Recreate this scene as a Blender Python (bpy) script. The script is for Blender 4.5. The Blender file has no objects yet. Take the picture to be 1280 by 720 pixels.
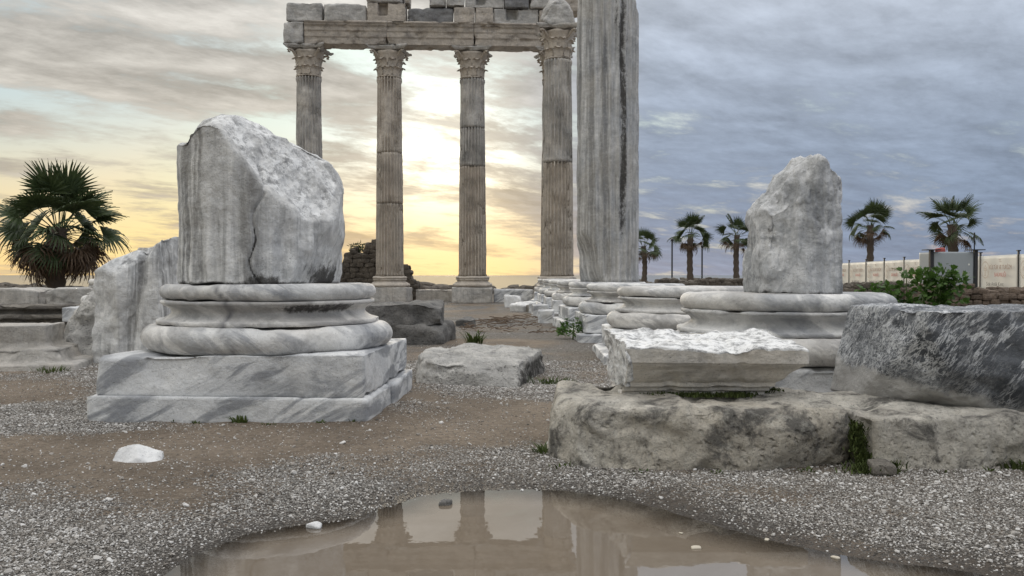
import bpy, math, random
import numpy as np
from math import radians as R, pi, sin, cos

scene = bpy.context.scene
C = scene.collection
random.seed(5)

# ------------------------------------------------------------------ camera
EYE = 0.75            # phone held low, metres above the gravel
FPX = 1070.0          # focal length in photo pixels (1280 wide)
HZ = 344.0            # horizon row in the photo
cam_d = bpy.data.cameras.new('camera')
cam_d.sensor_width = 36.0
cam_d.lens = 36.0 * FPX / 1280.0
cam_d.clip_start = 0.05
cam_d.clip_end = 60000.0
cam = bpy.data.objects.new('camera', cam_d)
C.objects.link(cam)
cam.location = (0, 0, EYE)
cam.rotation_euler = (R(90) - math.atan(16.0 / FPX), 0, 0)
scene.camera = cam

# ------------------------------------------------------------------ sky and sun
SUN_EL, SUN_AZ = R(8.2), R(-4.6)
SUN = (sin(SUN_AZ) * cos(SUN_EL), cos(SUN_AZ) * cos(SUN_EL), sin(SUN_EL))
world = bpy.data.worlds.new('World')
scene.world = world
world.use_nodes = True
wt = world.node_tree
wt.nodes.clear()


class NT:
    """tiny helper to write node trees as expressions"""
    def __init__(self, tree):
        self.t = tree

    def n(self, typ, **kw):
        nd = self.t.nodes.new(typ)
        for k, v in kw.items():
            setattr(nd, k, v)
        return nd

    def put(self, sock, v):
        if isinstance(v, bpy.types.NodeSocket):
            self.t.links.new(v, sock)
        elif v is not None:
            sock.default_value = v

    def m(self, op, a, b=None, c=None, clamp=False):
        nd = self.n('ShaderNodeMath', operation=op, use_clamp=clamp)
        self.put(nd.inputs[0], a)
        if b is not None:
            self.put(nd.inputs[1], b)
        if c is not None:
            self.put(nd.inputs[2], c)
        return nd.outputs[0]

    def vm(self, op, a, b=None):
        nd = self.n('ShaderNodeVectorMath', operation=op)
        self.put(nd.inputs[0], a)
        if b is not None:
            self.put(nd.inputs[1], b)
        return nd.outputs['Value'] if op in ('DOT_PRODUCT', 'LENGTH') else nd.outputs[0]

    def noise(self, vec, scale, detail=4, rough=0.5, dist=0.0, out=0):
        nd = self.n('ShaderNodeTexNoise')
        self.put(nd.inputs['Vector'], vec)
        nd.inputs['Scale'].default_value = scale
        nd.inputs['Detail'].default_value = detail
        nd.inputs['Roughness'].default_value = rough
        nd.inputs['Distortion'].default_value = dist
        return nd.outputs[out]

    def voro(self, vec, scale, feature='F1', out='Distance', rnd=1.0):
        nd = self.n('ShaderNodeTexVoronoi', feature=feature)
        self.put(nd.inputs['Vector'], vec)
        nd.inputs['Scale'].default_value = scale
        nd.inputs['Randomness'].default_value = rnd
        return nd.outputs[out]

    def mapping(self, vec, scale=(1, 1, 1), rot=(0, 0, 0), loc=(0, 0, 0)):
        nd = self.n('ShaderNodeMapping')
        self.put(nd.inputs['Vector'], vec)
        nd.inputs['Scale'].default_value = scale
        nd.inputs['Rotation'].default_value = rot
        nd.inputs['Location'].default_value = loc
        return nd.outputs[0]

    def step(self, v, a, b, lo=0.0, hi=1.0):
        nd = self.n('ShaderNodeMapRange', interpolation_type='SMOOTHSTEP')
        self.put(nd.inputs[0], v)
        nd.inputs[1].default_value = a
        nd.inputs[2].default_value = b
        nd.inputs[3].default_value = lo
        nd.inputs[4].default_value = hi
        return nd.outputs[0]

    def mix(self, f, a, b, blend='MIX'):
        nd = self.n('ShaderNodeMix', data_type='RGBA', blend_type=blend)
        self.put(nd.inputs[0], f)
        for s, v in ((nd.inputs[6], a), (nd.inputs[7], b)):
            if isinstance(v, tuple):
                v = (*v, 1.0) if len(v) == 3 else v
            self.put(s, v)
        return nd.outputs[2]

    def scl(self, col, f):
        nd = self.n('ShaderNodeVectorMath', operation='SCALE')
        self.put(nd.inputs[0], col)
        self.put(nd.inputs[3], f)
        return nd.outputs[0]

    def add(self, a, b):
        return self.vm('ADD', a, b)


SHEET_A, SHEET_B = (0.3, 6.1, 0), (9.9, 3.3, 0)


def build_sky():
    k = NT(wt)
    sky = k.n('ShaderNodeTexSky', sky_type='NISHITA', sun_disc=False)
    sky.sun_elevation = SUN_EL
    sky.sun_rotation = SUN_AZ
    sky.air_density = 1.0
    sky.dust_density = 1.5
    d = k.n('ShaderNodeTexCoord').outputs['Generated']
    sep = k.n('ShaderNodeSeparateXYZ')
    k.put(sep.inputs[0], d)
    x, y, z = sep.outputs
    zc = k.m('MAXIMUM', z, 0.0)
    hl = k.m('SQRT', k.m('ADD', k.m('MULTIPLY', x, x), k.m('MULTIPLY', y, y)))
    hx = k.m('DIVIDE', x, k.m('MAXIMUM', hl, 0.001))
    ca = k.m('MAXIMUM', k.vm('DOT_PRODUCT', d, SUN), 0.0)
    inv = k.m('DIVIDE', 1.0, k.m('ADD', zc, 0.15))
    P = k.scl(d, inv)
    P = k.vm('MULTIPLY', P, (1, 1, 0))

    # cloud layers: a combed sheet and heavier heaps, each sampled again a little nearer the sun for lit edges
    def sheet(Q):
        a_ = k.noise(k.mapping(k.mapping(Q, rot=(0, 0, R(-46))), (0.55, 1.25, 1), loc=SHEET_A), 1.25, 13, 0.63, 0.25)
        b_ = k.noise(k.mapping(k.mapping(Q, rot=(0, 0, R(-20))), (0.85, 1.2, 1), loc=SHEET_B), 2.3, 13, 0.64, 0.15)
        return k.m('ADD', k.m('MULTIPLY', a_, 0.52), k.m('MULTIPLY', b_, 0.48)), b_
    den0, pf = sheet(P)
    den1, _ = sheet(k.vm('ADD', P, (SUN[0] * 0.10, SUN[1] * 0.10, 0)))
    lit = k.m('MULTIPLY', k.m('SUBTRACT', den0, den1), 3.2)
    fine = k.noise(k.mapping(k.mapping(P, rot=(0, 0, R(-55))), (0.8, 1.9, 1), loc=(1.3, 9.2, 0)), 7.0, 10, 0.68, 0.2)
    bank = k.step(hx, -0.03, 0.17)
    high = k.step(zc, 0.10, 0.26)
    dens = k.m('ADD', den0, k.m('MULTIPLY', k.m('SUBTRACT', fine, 0.5), 0.10))
    dens = k.m('ADD', dens, k.m('MULTIPLY', bank, 0.095))
    dens = k.m('ADD', dens, k.m('MULTIPLY', high, 0.065))
    cov = k.step(dens, 0.455, 0.575)
    # clear air seen between the clouds, veiled by thin high haze
    clear = k.scl(sky.outputs[0], 0.05)
    clear = k.vm('MINIMUM', clear, (0.9, 0.9, 0.9))
    veil = k.mix(k.step(zc, 0.0, 0.20), k.mix(bank, (0.78, 0.60, 0.29), (0.42, 0.40, 0.42)), (0.40, 0.53, 0.57))
    veil = k.mix(k.m('POWER', zc, 1.4), veil, (1.0, 1.08, 1.2))
    clear = k.mix(0.80, clear, veil)
    # cloud: an overcast dome, darker at the horizon than overhead
    low = k.mix(bank, (0.262, 0.250, 0.220), (0.150, 0.205, 0.292))
    top = (1.50, 1.48, 1.46)
    cl = k.mix(k.m('POWER', zc, 1.45), low, top)
    tex = k.m('ADD', 0.34, k.m('ADD', k.m('MULTIPLY', pf, 0.80), k.m('MULTIPLY', fine, 0.52)))
    tex = k.m('ADD', tex, k.m('MULTIPLY', lit, 0.9))
    tex = k.m('MAXIMUM', tex, 0.35)
    tex = k.m('ADD', k.m('MULTIPLY', tex, k.m('SUBTRACT', 1.0, k.m('MULTIPLY', bank, 0.45))), k.m('MULTIPLY', bank, 0.45))
    cl = k.scl(cl, tex)
    # light from the hidden sun scattered forward by thin cloud
    thin = k.m('SUBTRACT', 1.0, k.m('MULTIPLY', k.step(dens, 0.43, 0.60), 0.86))
    g1 = k.m('MULTIPLY', k.m('POWER', ca, 14.0), 0.07)
    g2 = k.m('MULTIPLY', k.m('POWER', ca, 110.0), 0.26)
    g3 = k.m('MULTIPLY', k.m('POWER', ca, 650.0), 1.0)
    glow = k.m('MULTIPLY', k.m('ADD', k.m('ADD', g1, g2), g3), thin)
    glow = k.m('MULTIPLY', glow, k.m('SUBTRACT', 1.0, k.m('MULTIPLY', bank, 0.72)))
    warm = k.mix(k.step(zc, 0.02, 0.15), (1.0, 0.70, 0.32), (1.0, 0.91, 0.68))
    # low warm band along the horizon under the cloud deck, strongest towards the sun
    az = k.m('POWER', k.m('MAXIMUM', k.m('DIVIDE', k.vm('DOT_PRODUCT', d, (SUN[0], SUN[1], 0)), k.m('MAXIMUM', hl, 0.001)), 0.0), 6.0)
    hb = k.m('MULTIPLY', k.m('POWER', 2.718, k.m('MULTIPLY', zc, -13.0)), az)
    hb = k.m('MULTIPLY', hb, k.m('SUBTRACT', 1.0, k.m('MULTIPLY', bank, 0.50)))
    hb = k.m('MULTIPLY', hb, k.m('ADD', 0.60, k.m('MULTIPLY', fine, 0.5)))
    col = k.mix(cov, clear, cl)
    col = k.mix(k.m('MINIMUM', k.m('MULTIPLY', hb, 0.95), 0.90), col, k.mix(bank, (0.84, 0.57, 0.25), (0.52, 0.42, 0.41)))
    col = k.add(col, k.scl(warm, glow))
    # below the horizon: dull earth
    col = k.mix(k.step(z, -0.03, -0.005), (0.16, 0.15, 0.14), col)
    bg = k.n('ShaderNodeBackground')
    k.put(bg.inputs[0], col)
    bg.inputs[1].default_value = 1.0
    out = k.n('ShaderNodeOutputWorld')
    wt.links.new(bg.outputs[0], out.inputs[0])


build_sky()
sun_d = bpy.data.lights.new('sun', 'SUN')
sun_d.energy = 0.6
sun_d.angle = R(10)
sun_d.color = (1.0, 0.86, 0.66)
sun = bpy.data.objects.new('sun', sun_d)
C.objects.link(sun)
sun.location = (-4, 60, 14)
sun.rotation_euler = (R(90) - SUN_EL, 0, pi - SUN_AZ)
from mathutils import Vector
sun.rotation_euler = Vector(SUN).to_track_quat('Z', 'Y').to_euler()

vs = scene.view_settings
vs.view_transform = 'Standard'
vs.look = 'None'
vs.exposure = 0.38
vs.gamma = 1.0
vs.use_curve_mapping = False


# ------------------------------------------------------------------ numeric helpers
def _hash(ix, iy, iz, seed):
    h = (ix.astype(np.int64) * 374761393 + iy.astype(np.int64) * 668265263 +
         iz.astype(np.int64) * 2147483647 + seed * 974634777) & 0xFFFFFFFF
    h = ((h ^ (h >> 13)) * 1274126177) & 0xFFFFFFFF
    h = ((h ^ (h >> 16)) * 2246822519) & 0xFFFFFFFF
    return ((h ^ (h >> 15)) & 0xFFFFFF) / float(0xFFFFFF)


def vnoise(P, seed=0):
    P = np.asarray(P, float)
    i = np.floor(P).astype(np.int64)
    f = P - i
    f = f * f * f * (f * (f * 6 - 15) + 10)
    r = 0
    for dx in (0, 1):
        wx = f[:, 0] if dx else 1 - f[:, 0]
        for dy in (0, 1):
            wy = f[:, 1] if dy else 1 - f[:, 1]
            for dz in (0, 1):
                wz = f[:, 2] if dz else 1 - f[:, 2]
                r = r + wx * wy * wz * _hash(i[:, 0] + dx, i[:, 1] + dy, i[:, 2] + dz, seed)
    return r * 2 - 1


def fbm(P, scale=1.0, octs=4, seed=0, gain=0.5):
    P = np.asarray(P, float) * scale
    a, s, t = 1.0, 0.0, 0.0
    for o in range(octs):
        s = s + a * vnoise(P + o * 17.3, seed + o * 7)
        t += a
        a *= gain
        P = P * 2.03
    return s / t


def sstep(a, b, x):
    t = np.clip((x - a) / (b - a), 0, 1)
    return t * t * (3 - 2 * t)


_grid_cache = {}


def gridbox(nx, ny, nz):
    """welded surface of the box [-1,1]^3 as points and quads"""
    key = (nx, ny, nz)
    if key in _grid_cache:
        return _grid_cache[key]
    pts, quads = [], []
    idx = {}

    def vid(i, j, l):
        q = (i, j, l)
        if q not in idx:
            idx[q] = len(pts)
            pts.append((2 * i / nx - 1, 2 * j / ny - 1, 2 * l / nz - 1))
        return idx[q]
    for i in range(nx):
        for j in range(ny):
            quads.append((vid(i, j, 0), vid(i, j + 1, 0), vid(i + 1, j + 1, 0), vid(i + 1, j, 0)))
            quads.append((vid(i, j, nz), vid(i + 1, j, nz), vid(i + 1, j + 1, nz), vid(i, j + 1, nz)))
    for i in range(nx):
        for l in range(nz):
            quads.append((vid(i, 0, l), vid(i + 1, 0, l), vid(i + 1, 0, l + 1), vid(i, 0, l + 1)))
            quads.append((vid(i, ny, l), vid(i, ny, l + 1), vid(i + 1, ny, l + 1), vid(i + 1, ny, l)))
    for j in range(ny):
        for l in range(nz):
            quads.append((vid(0, j, l), vid(0, j, l + 1), vid(0, j + 1, l + 1), vid(0, j + 1, l)))
            quads.append((vid(nx, j, l), vid(nx, j + 1, l), vid(nx, j + 1, l + 1), vid(nx, j, l + 1)))
    r = (np.array(pts, float), np.array(quads, np.int64))
    _grid_cache[key] = r
    return r


def vnormals(V, F):
    a, b, c, d = V[F[:, 0]], V[F[:, 1]], V[F[:, 2]], V[F[:, 3]]
    fn = np.cross(c - a, d - b)
    N = np.zeros_like(V)
    for k in range(4):
        np.add.at(N, F[:, k], fn)
    return N / np.maximum(np.linalg.norm(N, axis=1, keepdims=True), 1e-9)


def rough(V, F, layers, seed=0, chip=0.0, chip_scale=6.0, off=(0, 0, 0)):
    """push vertices along their normals by noise; chip knocks flakes inward"""
    N = vnormals(V, F)
    Q = V + np.array(off) + seed * 3.71
    dsp = np.zeros(len(V))
    for sc, am, oc in layers:
        dsp += am * fbm(Q, sc, oc, seed)
    if chip:
        c = fbm(Q, chip_scale, 3, seed + 50)
        dsp -= chip * np.clip(c - 0.12, 0, 0.35) / 0.35
    return V + N * dsp[:, None]


def rock(planes, dims, n=(20, 20, 14), p=24, seed=0, layers=((3, .03, 4),), chip=0.0, chip_scale=6.0, cyl=None):
    """a faceted stone: the rounded intersection of half spaces round its centre"""
    G, F = gridbox(*n)
    u = G * np.array(dims)
    u = u / np.linalg.norm(u, axis=1, keepdims=True)
    s = np.zeros(len(u))
    for nn, h in planes:
        nn = np.array(nn, float)
        nn /= np.linalg.norm(nn)
        s += (np.maximum(u @ nn, 0) / h) ** p
    if cyl:
        s += (np.hypot(u[:, 0], u[:, 1]) / cyl) ** p
    V = u * (s ** (-1.0 / p))[:, None]
    return rough(V, F, layers, seed, chip, chip_scale), F


def block_planes(hx, hy, hz, seed=0, tilt=0.03, chips=4, cut=0.93):
    rs = random.Random(seed)
    pl = []
    for ax, h in ((0, hx), (1, hy), (2, hz)):
        for s in (-1, 1):
            nn = [rs.uniform(-tilt, tilt) for _ in range(3)]
            nn[ax] = s
            if ax == 2 and s == -1:
                nn = [0, 0, -1]
            pl.append((nn, h))
    for _ in range(chips):
        c = [rs.choice((-1, 1)) for _ in range(3)]
        if rs.random() < 0.6:
            c[rs.randrange(3)] *= rs.uniform(0, .4)
        nn = np.array([c[0] / hx, c[1] / hy, abs(c[2]) / hz if rs.random() < .75 else c[2] / hz]) * rs.uniform(.8, 1.2)
        nn /= np.linalg.norm(nn)
        sup = abs(nn[0]) * hx + abs(nn[1]) * hy + abs(nn[2]) * hz
        pl.append((nn, sup * rs.uniform(cut - .04, cut + .04)))
    return pl


def lathe(prof, seg=64, seed=0, layers=(), chip=0.0, chip_scale=5.0, rfun=None):
    """revolve (r, z) points; closed at both ends; all quads except the two caps' fans (as degenerate rings)"""
    prof = [(0.001, prof[0][1])] + list(prof) + [(0.001, prof[-1][1])]
    r = np.array([q[0] for q in prof])
    z = np.array([q[1] for q in prof])
    th = np.arange(seg) * 2 * pi / seg
    RR = r[:, None] * np.ones(seg)[None, :]
    if rfun is not None:
        RR = rfun(RR, th[None, :] * np.ones(len(r))[:, None], z[:, None] * np.ones(seg)[None, :])
    V = np.stack([RR * np.cos(th), RR * np.sin(th), z[:, None] * np.ones(seg)], -1).reshape(-1, 3)
    i, j = np.meshgrid(np.arange(len(r) - 1), np.arange(seg), indexing='ij')
    a = i * seg + j
    b = i * seg + (j + 1) % seg
    F = np.stack([a, b, b + seg, a + seg], -1).reshape(-1, 4)
    if layers or chip:
        V2 = rough(V, F, layers, seed, chip, chip_scale)
        V2[:seg] = V[:seg]
        V2[-seg:] = V[-seg:]
        V = V2
    return V, F


def box(x0, x1, y0, y1, z0, z1):
    V = np.array([(x, y, z) for x in (x0, x1) for y in (y0, y1) for z in (z0, z1)], float)
    F = np.array([(0, 1, 3, 2), (4, 6, 7, 5), (0, 4, 5, 1), (2, 3, 7, 6), (0, 2, 6, 4), (1, 5, 7, 3)])
    return V, F


def join(parts):
    Vs, Fs, o = [], [], 0
    for V, F in parts:
        Vs.append(V)
        Fs.append(np.asarray(F) + o)
        o += len(V)
    return np.vstack(Vs), np.vstack(Fs)


def tube(pts, rad, seg=8):
    pts = np.array(pts, float)
    rad = np.broadcast_to(np.array(rad, float), (len(pts),))
    T = np.gradient(pts, axis=0)
    T /= np.linalg.norm(T, axis=1, keepdims=True)
    up = np.array([0, 0, 1.0]) if abs(T[0, 2]) < .9 else np.array([1.0, 0, 0])
    A = np.cross(T, up)
    A /= np.linalg.norm(A, axis=1, keepdims=True)
    B = np.cross(T, A)
    th = np.arange(seg) * 2 * pi / seg
    V = pts[:, None, :] + rad[:, None, None] * (A[:, None, :] * np.cos(th)[None, :, None] + B[:, None, :] * np.sin(th)[None, :, None])
    V = V.reshape(-1, 3)
    i, j = np.meshgrid(np.arange(len(pts) - 1), np.arange(seg), indexing='ij')
    a = i * seg + j
    b = i * seg + (j + 1) % seg
    F = np.stack([a, a + seg, b + seg, b], -1).reshape(-1, 4)
    return V, F


def mesh(name, V, F, mat=None, smooth=True, attrs=None):
    V = np.asarray(V, np.float32)
    F = np.asarray(F, np.int32)
    me = bpy.data.meshes.new(name)
    me.vertices.add(len(V))
    me.vertices.foreach_set('co', V.ravel())
    k = F.shape[1]
    me.loops.add(F.size)
    me.loops.foreach_set('vertex_index', F.ravel())
    me.polygons.add(len(F))
    me.polygons.foreach_set('loop_start', np.arange(0, F.size, k, dtype=np.int32))
    me.polygons.foreach_set('use_smooth', np.full(len(F), smooth, bool))
    for nm, dat in (attrs or {}).items():
        at = me.attributes.new(nm, 'FLOAT', 'POINT')
        at.data.foreach_set('value', np.asarray(dat, np.float32))
    me.update(calc_edges=True)
    me.validate()
    if mat:
        me.materials.append(mat)
    return me


def obj(name, me, parent=None, loc=(0, 0, 0), rot=(0, 0, 0), scale=(1, 1, 1)):
    o = bpy.data.objects.new(name, me)
    C.objects.link(o)
    o.parent = parent
    o.location, o.rotation_euler, o.scale = loc, rot, scale
    return o


def tag(o, label=None, cat=None, group=None, kind=None):
    if label:
        o['label'] = label
    if cat:
        o['category'] = cat
    if group:
        o['group'] = group
    if kind:
        o['kind'] = kind
    return o


def thing(name, label, cat, loc=(0, 0, 0), rz=0.0, group=None):
    o = obj(name, None, None, loc, (0, 0, rz))
    o.empty_display_size = 0.2
    return tag(o, label, cat, group, 'thing' if name in ('standing_column', 'rubble_wall') else None)


def at(px, py, d):
    """the point seen at photo pixel (px, py) at distance d"""
    return Vector(((px - 640) / FPX * d, d, EYE + (HZ - py) / FPX * d))


# ------------------------------------------------------------------ materials
def mat_base(name):
    m = bpy.data.materials.new(name)
    m.use_nodes = True
    t = m.node_tree
    t.nodes.clear()
    k = NT(t)
    b = k.n('ShaderNodeBsdfPrincipled')
    o = k.n('ShaderNodeOutputMaterial')
    t.links.new(b.outputs[0], o.inputs[0])
    return m, k, b


def coords(k, rnd=True):
    tc = k.n('ShaderNodeTexCoord').outputs['Object']
    if not rnd:
        return tc
    oi = k.n('ShaderNodeObjectInfo').outputs['Random']
    return k.vm('ADD', tc, k.scl((17.0, 31.0, 23.0), oi))


def bump(k, b, h, dist, strength=1.0, prev=None):
    nd = k.n('ShaderNodeBump')
    nd.inputs['Strength'].default_value = strength
    nd.inputs['Distance'].default_value = dist
    k.put(nd.inputs['Height'], h)
    if prev is not None:
        k.put(nd.inputs['Normal'], prev)
    k.put(b.inputs['Normal'], nd.outputs[0])
    return nd.outputs[0]


def stone(name, light, mid, vein=(0.22, 0.23, 0.25), vein_amt=0.5, vein_scale=1.6, grime=(0.05, 0.048, 0.045),
          grime_amt=0.5, streak=0.0, warm=None, warm_amt=0.0, pits=0.0, pit_scale=40, rgh=0.62, bump_d=0.004,
          scale=2.0, vdir=(1, 1, 1), vrot=(0, 0, 0), grain=0.12, band=0.0, gscale=3.4, gthr=.51, crisp=.22, stain=(0.035, 0.032, 0.028)):
    m, k, b = mat_base(name)
    P = coords(k)
    n1 = k.noise(P, scale, 8, 0.6, 0.6)
    col = k.mix(k.step(n1, 0.34, 0.66), mid, light)
    # drifting grey veins
    vp = k.mapping(k.mapping(P, rot=vrot), vdir)
    v = k.noise(vp, vein_scale, 9, 0.62, 1.1)
    vv = k.m('ABSOLUTE', k.m('SUBTRACT', v, 0.5))
    vf = k.step(vv, 0.0, 0.085, 1.0, 0.0)
    vf = k.m('MULTIPLY', vf, k.step(k.noise(P, 2.3, 4), 0.38, 0.62))
    col = k.mix(k.m('MULTIPLY', vf, vein_amt), col, vein)
    if band:
        bn = k.noise(vp, vein_scale * 1.15, 7, 0.60, 0.9)
        col = k.mix(k.m('MULTIPLY', k.step(bn, 0.50, 0.60), band), col, vein)
    if streak:
        s = k.noise(k.mapping(P, (3.6, 3.6, 0.16)), 1.5, 7, 0.62, 0.4)
        col = k.mix(k.m('MULTIPLY', k.step(s, 0.48, 0.60), streak), col, tuple(0.40 * c for c in mid))
        s = k.noise(k.mapping(P, (9, 9, 0.35), (0, 0, 0), (9, 1, 0)), 1.6, 6, 0.6, 0.4)
        col = k.mix(k.m('MULTIPLY', k.step(s, 0.50, 0.66), streak * .7), col, tuple(0.46 * c for c in mid))
        s2 = k.noise(k.mapping(P, (11, 11, 0.45), (0, 0, 0), (4, 2, 0)), 1.7, 5, 0.6)
        col = k.mix(k.m('MULTIPLY', k.step(s2, 0.50, 0.68), streak * .8), col, tuple(min(1, 1.12 * c) for c in light))
    if warm:
        w = k.noise(P, 0.9, 5, 0.6)
        col = k.mix(k.m('MULTIPLY', k.step(w, 0.40, 0.62), warm_amt), col, warm)
    # dirt and lichen in patches
    g = k.noise(P, gscale, 10, 0.72, 0.4)
    gm = k.step(g, gthr, gthr + .14)
    col = k.mix(k.m('MULTIPLY', gm, grime_amt), col, grime)
    cm = k.noise(P, 13, 12, 0.80, 0.2)
    col = k.mix(k.m('MULTIPLY', k.step(cm, 0.47, 0.57), crisp), col, tuple(0.50 * c for c in mid))
    cm2 = k.noise(k.vm('ADD', P, (5.1, 2.2, 7.3)), 21, 12, 0.80, 0.2)
    col = k.mix(k.m('MULTIPLY', k.step(cm2, 0.50, 0.60), crisp * .8), col, tuple(min(.9, 1.22 * c) for c in light))
    pt = k.voro(k.vm('ADD', P, k.scl(k.noise(P, 30, 3, out=1), 0.03)), 75)
    col = k.mix(k.m('MULTIPLY', k.step(pt, 0.10, 0.20, 1.0, 0.0), k.step(k.noise(P, 6, 5, .6), .46, .60, 0.0, .8)), col, tuple(0.22 * c for c in mid))
    sp = k.noise(P, 60, 6, 0.75)
    col = k.mix(k.m('MULTIPLY', k.step(sp, 0.52, 0.70), grain * 3), col, tuple(0.35 * c for c in mid))
    se = k.n('ShaderNodeAttribute', attribute_name='seam').outputs['Fac']
    col = k.mix(k.m('MULTIPLY', se, k.step(k.noise(P, 7, 5), .25, .55, .25, .85)), col, (0.13, 0.13, 0.14))
    fa = k.n('ShaderNodeAttribute', attribute_name='pale_mix').outputs['Fac']  # per-vertex mix towards a paler mottled tone, carried by the mesh
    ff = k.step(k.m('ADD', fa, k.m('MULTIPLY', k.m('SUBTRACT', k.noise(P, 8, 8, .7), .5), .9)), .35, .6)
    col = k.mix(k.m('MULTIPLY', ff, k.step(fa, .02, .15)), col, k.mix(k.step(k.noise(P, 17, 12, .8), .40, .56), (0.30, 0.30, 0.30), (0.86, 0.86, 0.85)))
    # stains with a shape of their own, carried by the mesh
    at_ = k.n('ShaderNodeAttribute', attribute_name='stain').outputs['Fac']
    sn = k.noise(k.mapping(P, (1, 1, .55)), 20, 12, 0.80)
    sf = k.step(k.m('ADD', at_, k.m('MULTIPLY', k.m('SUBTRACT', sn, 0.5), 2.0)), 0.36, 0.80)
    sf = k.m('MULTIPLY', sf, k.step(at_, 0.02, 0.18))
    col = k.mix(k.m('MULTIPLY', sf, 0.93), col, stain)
    k.put(b.inputs['Base Color'], col)
    b.inputs['Roughness'].default_value = rgh
    b.inputs['Specular IOR Level'].default_value = 0.35
    h1 = k.noise(P, 9, 10, 0.68)
    nrm = bump(k, b, h1, bump_d * 6, 0.85)
    h2 = k.noise(P, 60, 6, 0.7)
    nrm = bump(k, b, h2, bump_d, 0.8, nrm)
    if pits:
        pv = k.voro(k.vm('ADD', P, k.scl(k.noise(P, 9, 3, out=1), 0.06)), pit_scale)
        ph = k.step(pv, 0.05, 0.42)
        pm = k.step(k.noise(P, 5, 4), 0.40, 0.60)
        hh = k.m('SUBTRACT', 1.0, k.m('MULTIPLY', k.m('SUBTRACT', 1.0, ph), pm))
        nrm = bump(k, b, hh, 0.012 * pits, 1.0, nrm)
    return m


M = {}
M['marble'] = stone('white_veined_marble', (0.80, 0.79, 0.77), (0.64, 0.64, 0.63), (0.26, 0.27, 0.29), .85, 1.3,
                    grime_amt=.22, warm=(.62, .54, .43), warm_amt=.25, vdir=(.8, .8, 2.6), vrot=(0, R(-30), 0), grain=.10, band=.65, crisp=.12)
M['marble_block'] = stone('grey_banded_marble', (0.80, 0.80, 0.79), (0.60, 0.61, 0.62), (0.27, 0.28, 0.30), .9, 2.0,
                          grime_amt=.18, vdir=(.6, .6, 2.6), vrot=(0, R(28), 0), grain=.10, band=.90, crisp=.10)
M['shaft_grey'] = stone('streaked_grey_marble', (0.66, 0.66, 0.66), (0.42, 0.43, 0.44), (0.20, 0.21, 0.23), .45, .9,
                        grime_amt=.22, streak=.80, warm=(.52, .47, .39), warm_amt=.30, grain=.09, bump_d=.005)
M['stump_marble'] = stone('weathered_stump_marble', (0.76, 0.76, 0.75), (0.55, 0.56, 0.57), (0.22, 0.23, 0.25), .45, 1.2,
                          grime_amt=.20, streak=1.0, warm=(.58, .53, .44), warm_amt=.22, grain=.09, bump_d=.006)
M['crystal_marble'] = stone('rough_crystalline_marble', (0.82, 0.82, 0.82), (0.46, 0.47, 0.48), (0.24, 0.25, 0.26), .8, 2.6,
                            grime_amt=.22, streak=.35, grain=.18, bump_d=.007, scale=5, rgh=.75)
M['column'] = stone('warm_weathered_marble', (0.60, 0.54, 0.465), (0.47, 0.42, 0.36), (0.18, 0.17, 0.16), .25, 1.0,
                    grime_amt=.20, streak=.10, warm=(.52, .44, .35), warm_amt=.35, grain=.14, bump_d=.008)
M['column_grey'] = stone('grey_weathered_marble', (0.60, 0.57, 0.53), (0.42, 0.41, 0.39), (0.15, 0.15, 0.15), .4, 1.0,
                         grime_amt=.26, streak=.30, warm=(.50, .44, .36), warm_amt=.35, grain=.14, bump_d=.008)
M['entab'] = stone('entablature_marble', (0.58, 0.52, 0.45), (0.40, 0.36, 0.32), (0.13, 0.125, 0.12), .45, .9,
                   grime_amt=.42, warm=(.42, .36, .28), warm_amt=.3, grain=.14, bump_d=.010, vdir=(.5, 1, 3))
M['entab_dark'] = stone('dark_entablature_stone', (0.26, 0.26, 0.26), (0.17, 0.17, 0.175), (0.08, 0.08, 0.08), .4, .9,
                        grime_amt=.3, grain=.12, bump_d=.010)
M['entab_light'] = stone('light_entablature_stone', (0.56, 0.54, 0.51), (0.40, 0.39, 0.37), (0.18, 0.18, 0.18), .5, .9,
                         grime_amt=.3, grain=.12, bump_d=.010, vdir=(.5, 1, 3))
M['limestone'] = stone('pitted_limestone', (0.76, 0.72, 0.64), (0.46, 0.435, 0.39), (0.16, 0.155, 0.15), .35, 2.0,
                       grime=(0.060, 0.058, 0.054), grime_amt=.88, gscale=4.6, gthr=.475, warm=(.50, .43, .32), warm_amt=.45, pits=1.0, pit_scale=34,
                       grain=.25, bump_d=.012, scale=3.5, rgh=.85)
M['limestone_pale'] = stone('pale_pitted_stone', (0.66, 0.64, 0.60), (0.44, 0.43, 0.41), (0.2, .2, .2), .3, 2.0,
                            grime_amt=.35, pits=1.0, pit_scale=46, grain=.2, bump_d=.012, scale=4, rgh=.85)
M['moulded'] = stone('cream_moulded_marble', (0.72, 0.69, 0.63), (0.56, 0.53, 0.49), (0.17, 0.17, 0.17), .55, 1.1,
                     grime_amt=.30, warm=(.56, .48, .36), warm_amt=.45, grain=.1, bump_d=.005, vdir=(.35, .6, 3.5))
M['dark_stone'] = stone('dark_grey_stone', (0.27, 0.26, 0.245), (0.15, 0.146, 0.14), (0.06, 0.06, 0.06), .4, 2.0,
                        grime_amt=.4, pits=.7, grain=.2, bump_d=.012, scale=4, rgh=.85)
M['rubble'] = stone('brown_rubble_stone', (0.19, 0.165, 0.135), (0.10, 0.085, 0.07), (0.05, 0.045, 0.04), .3, 2.0,
                    grime_amt=.45, grain=.2, bump_d=.02, scale=3, rgh=.9)
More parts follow.
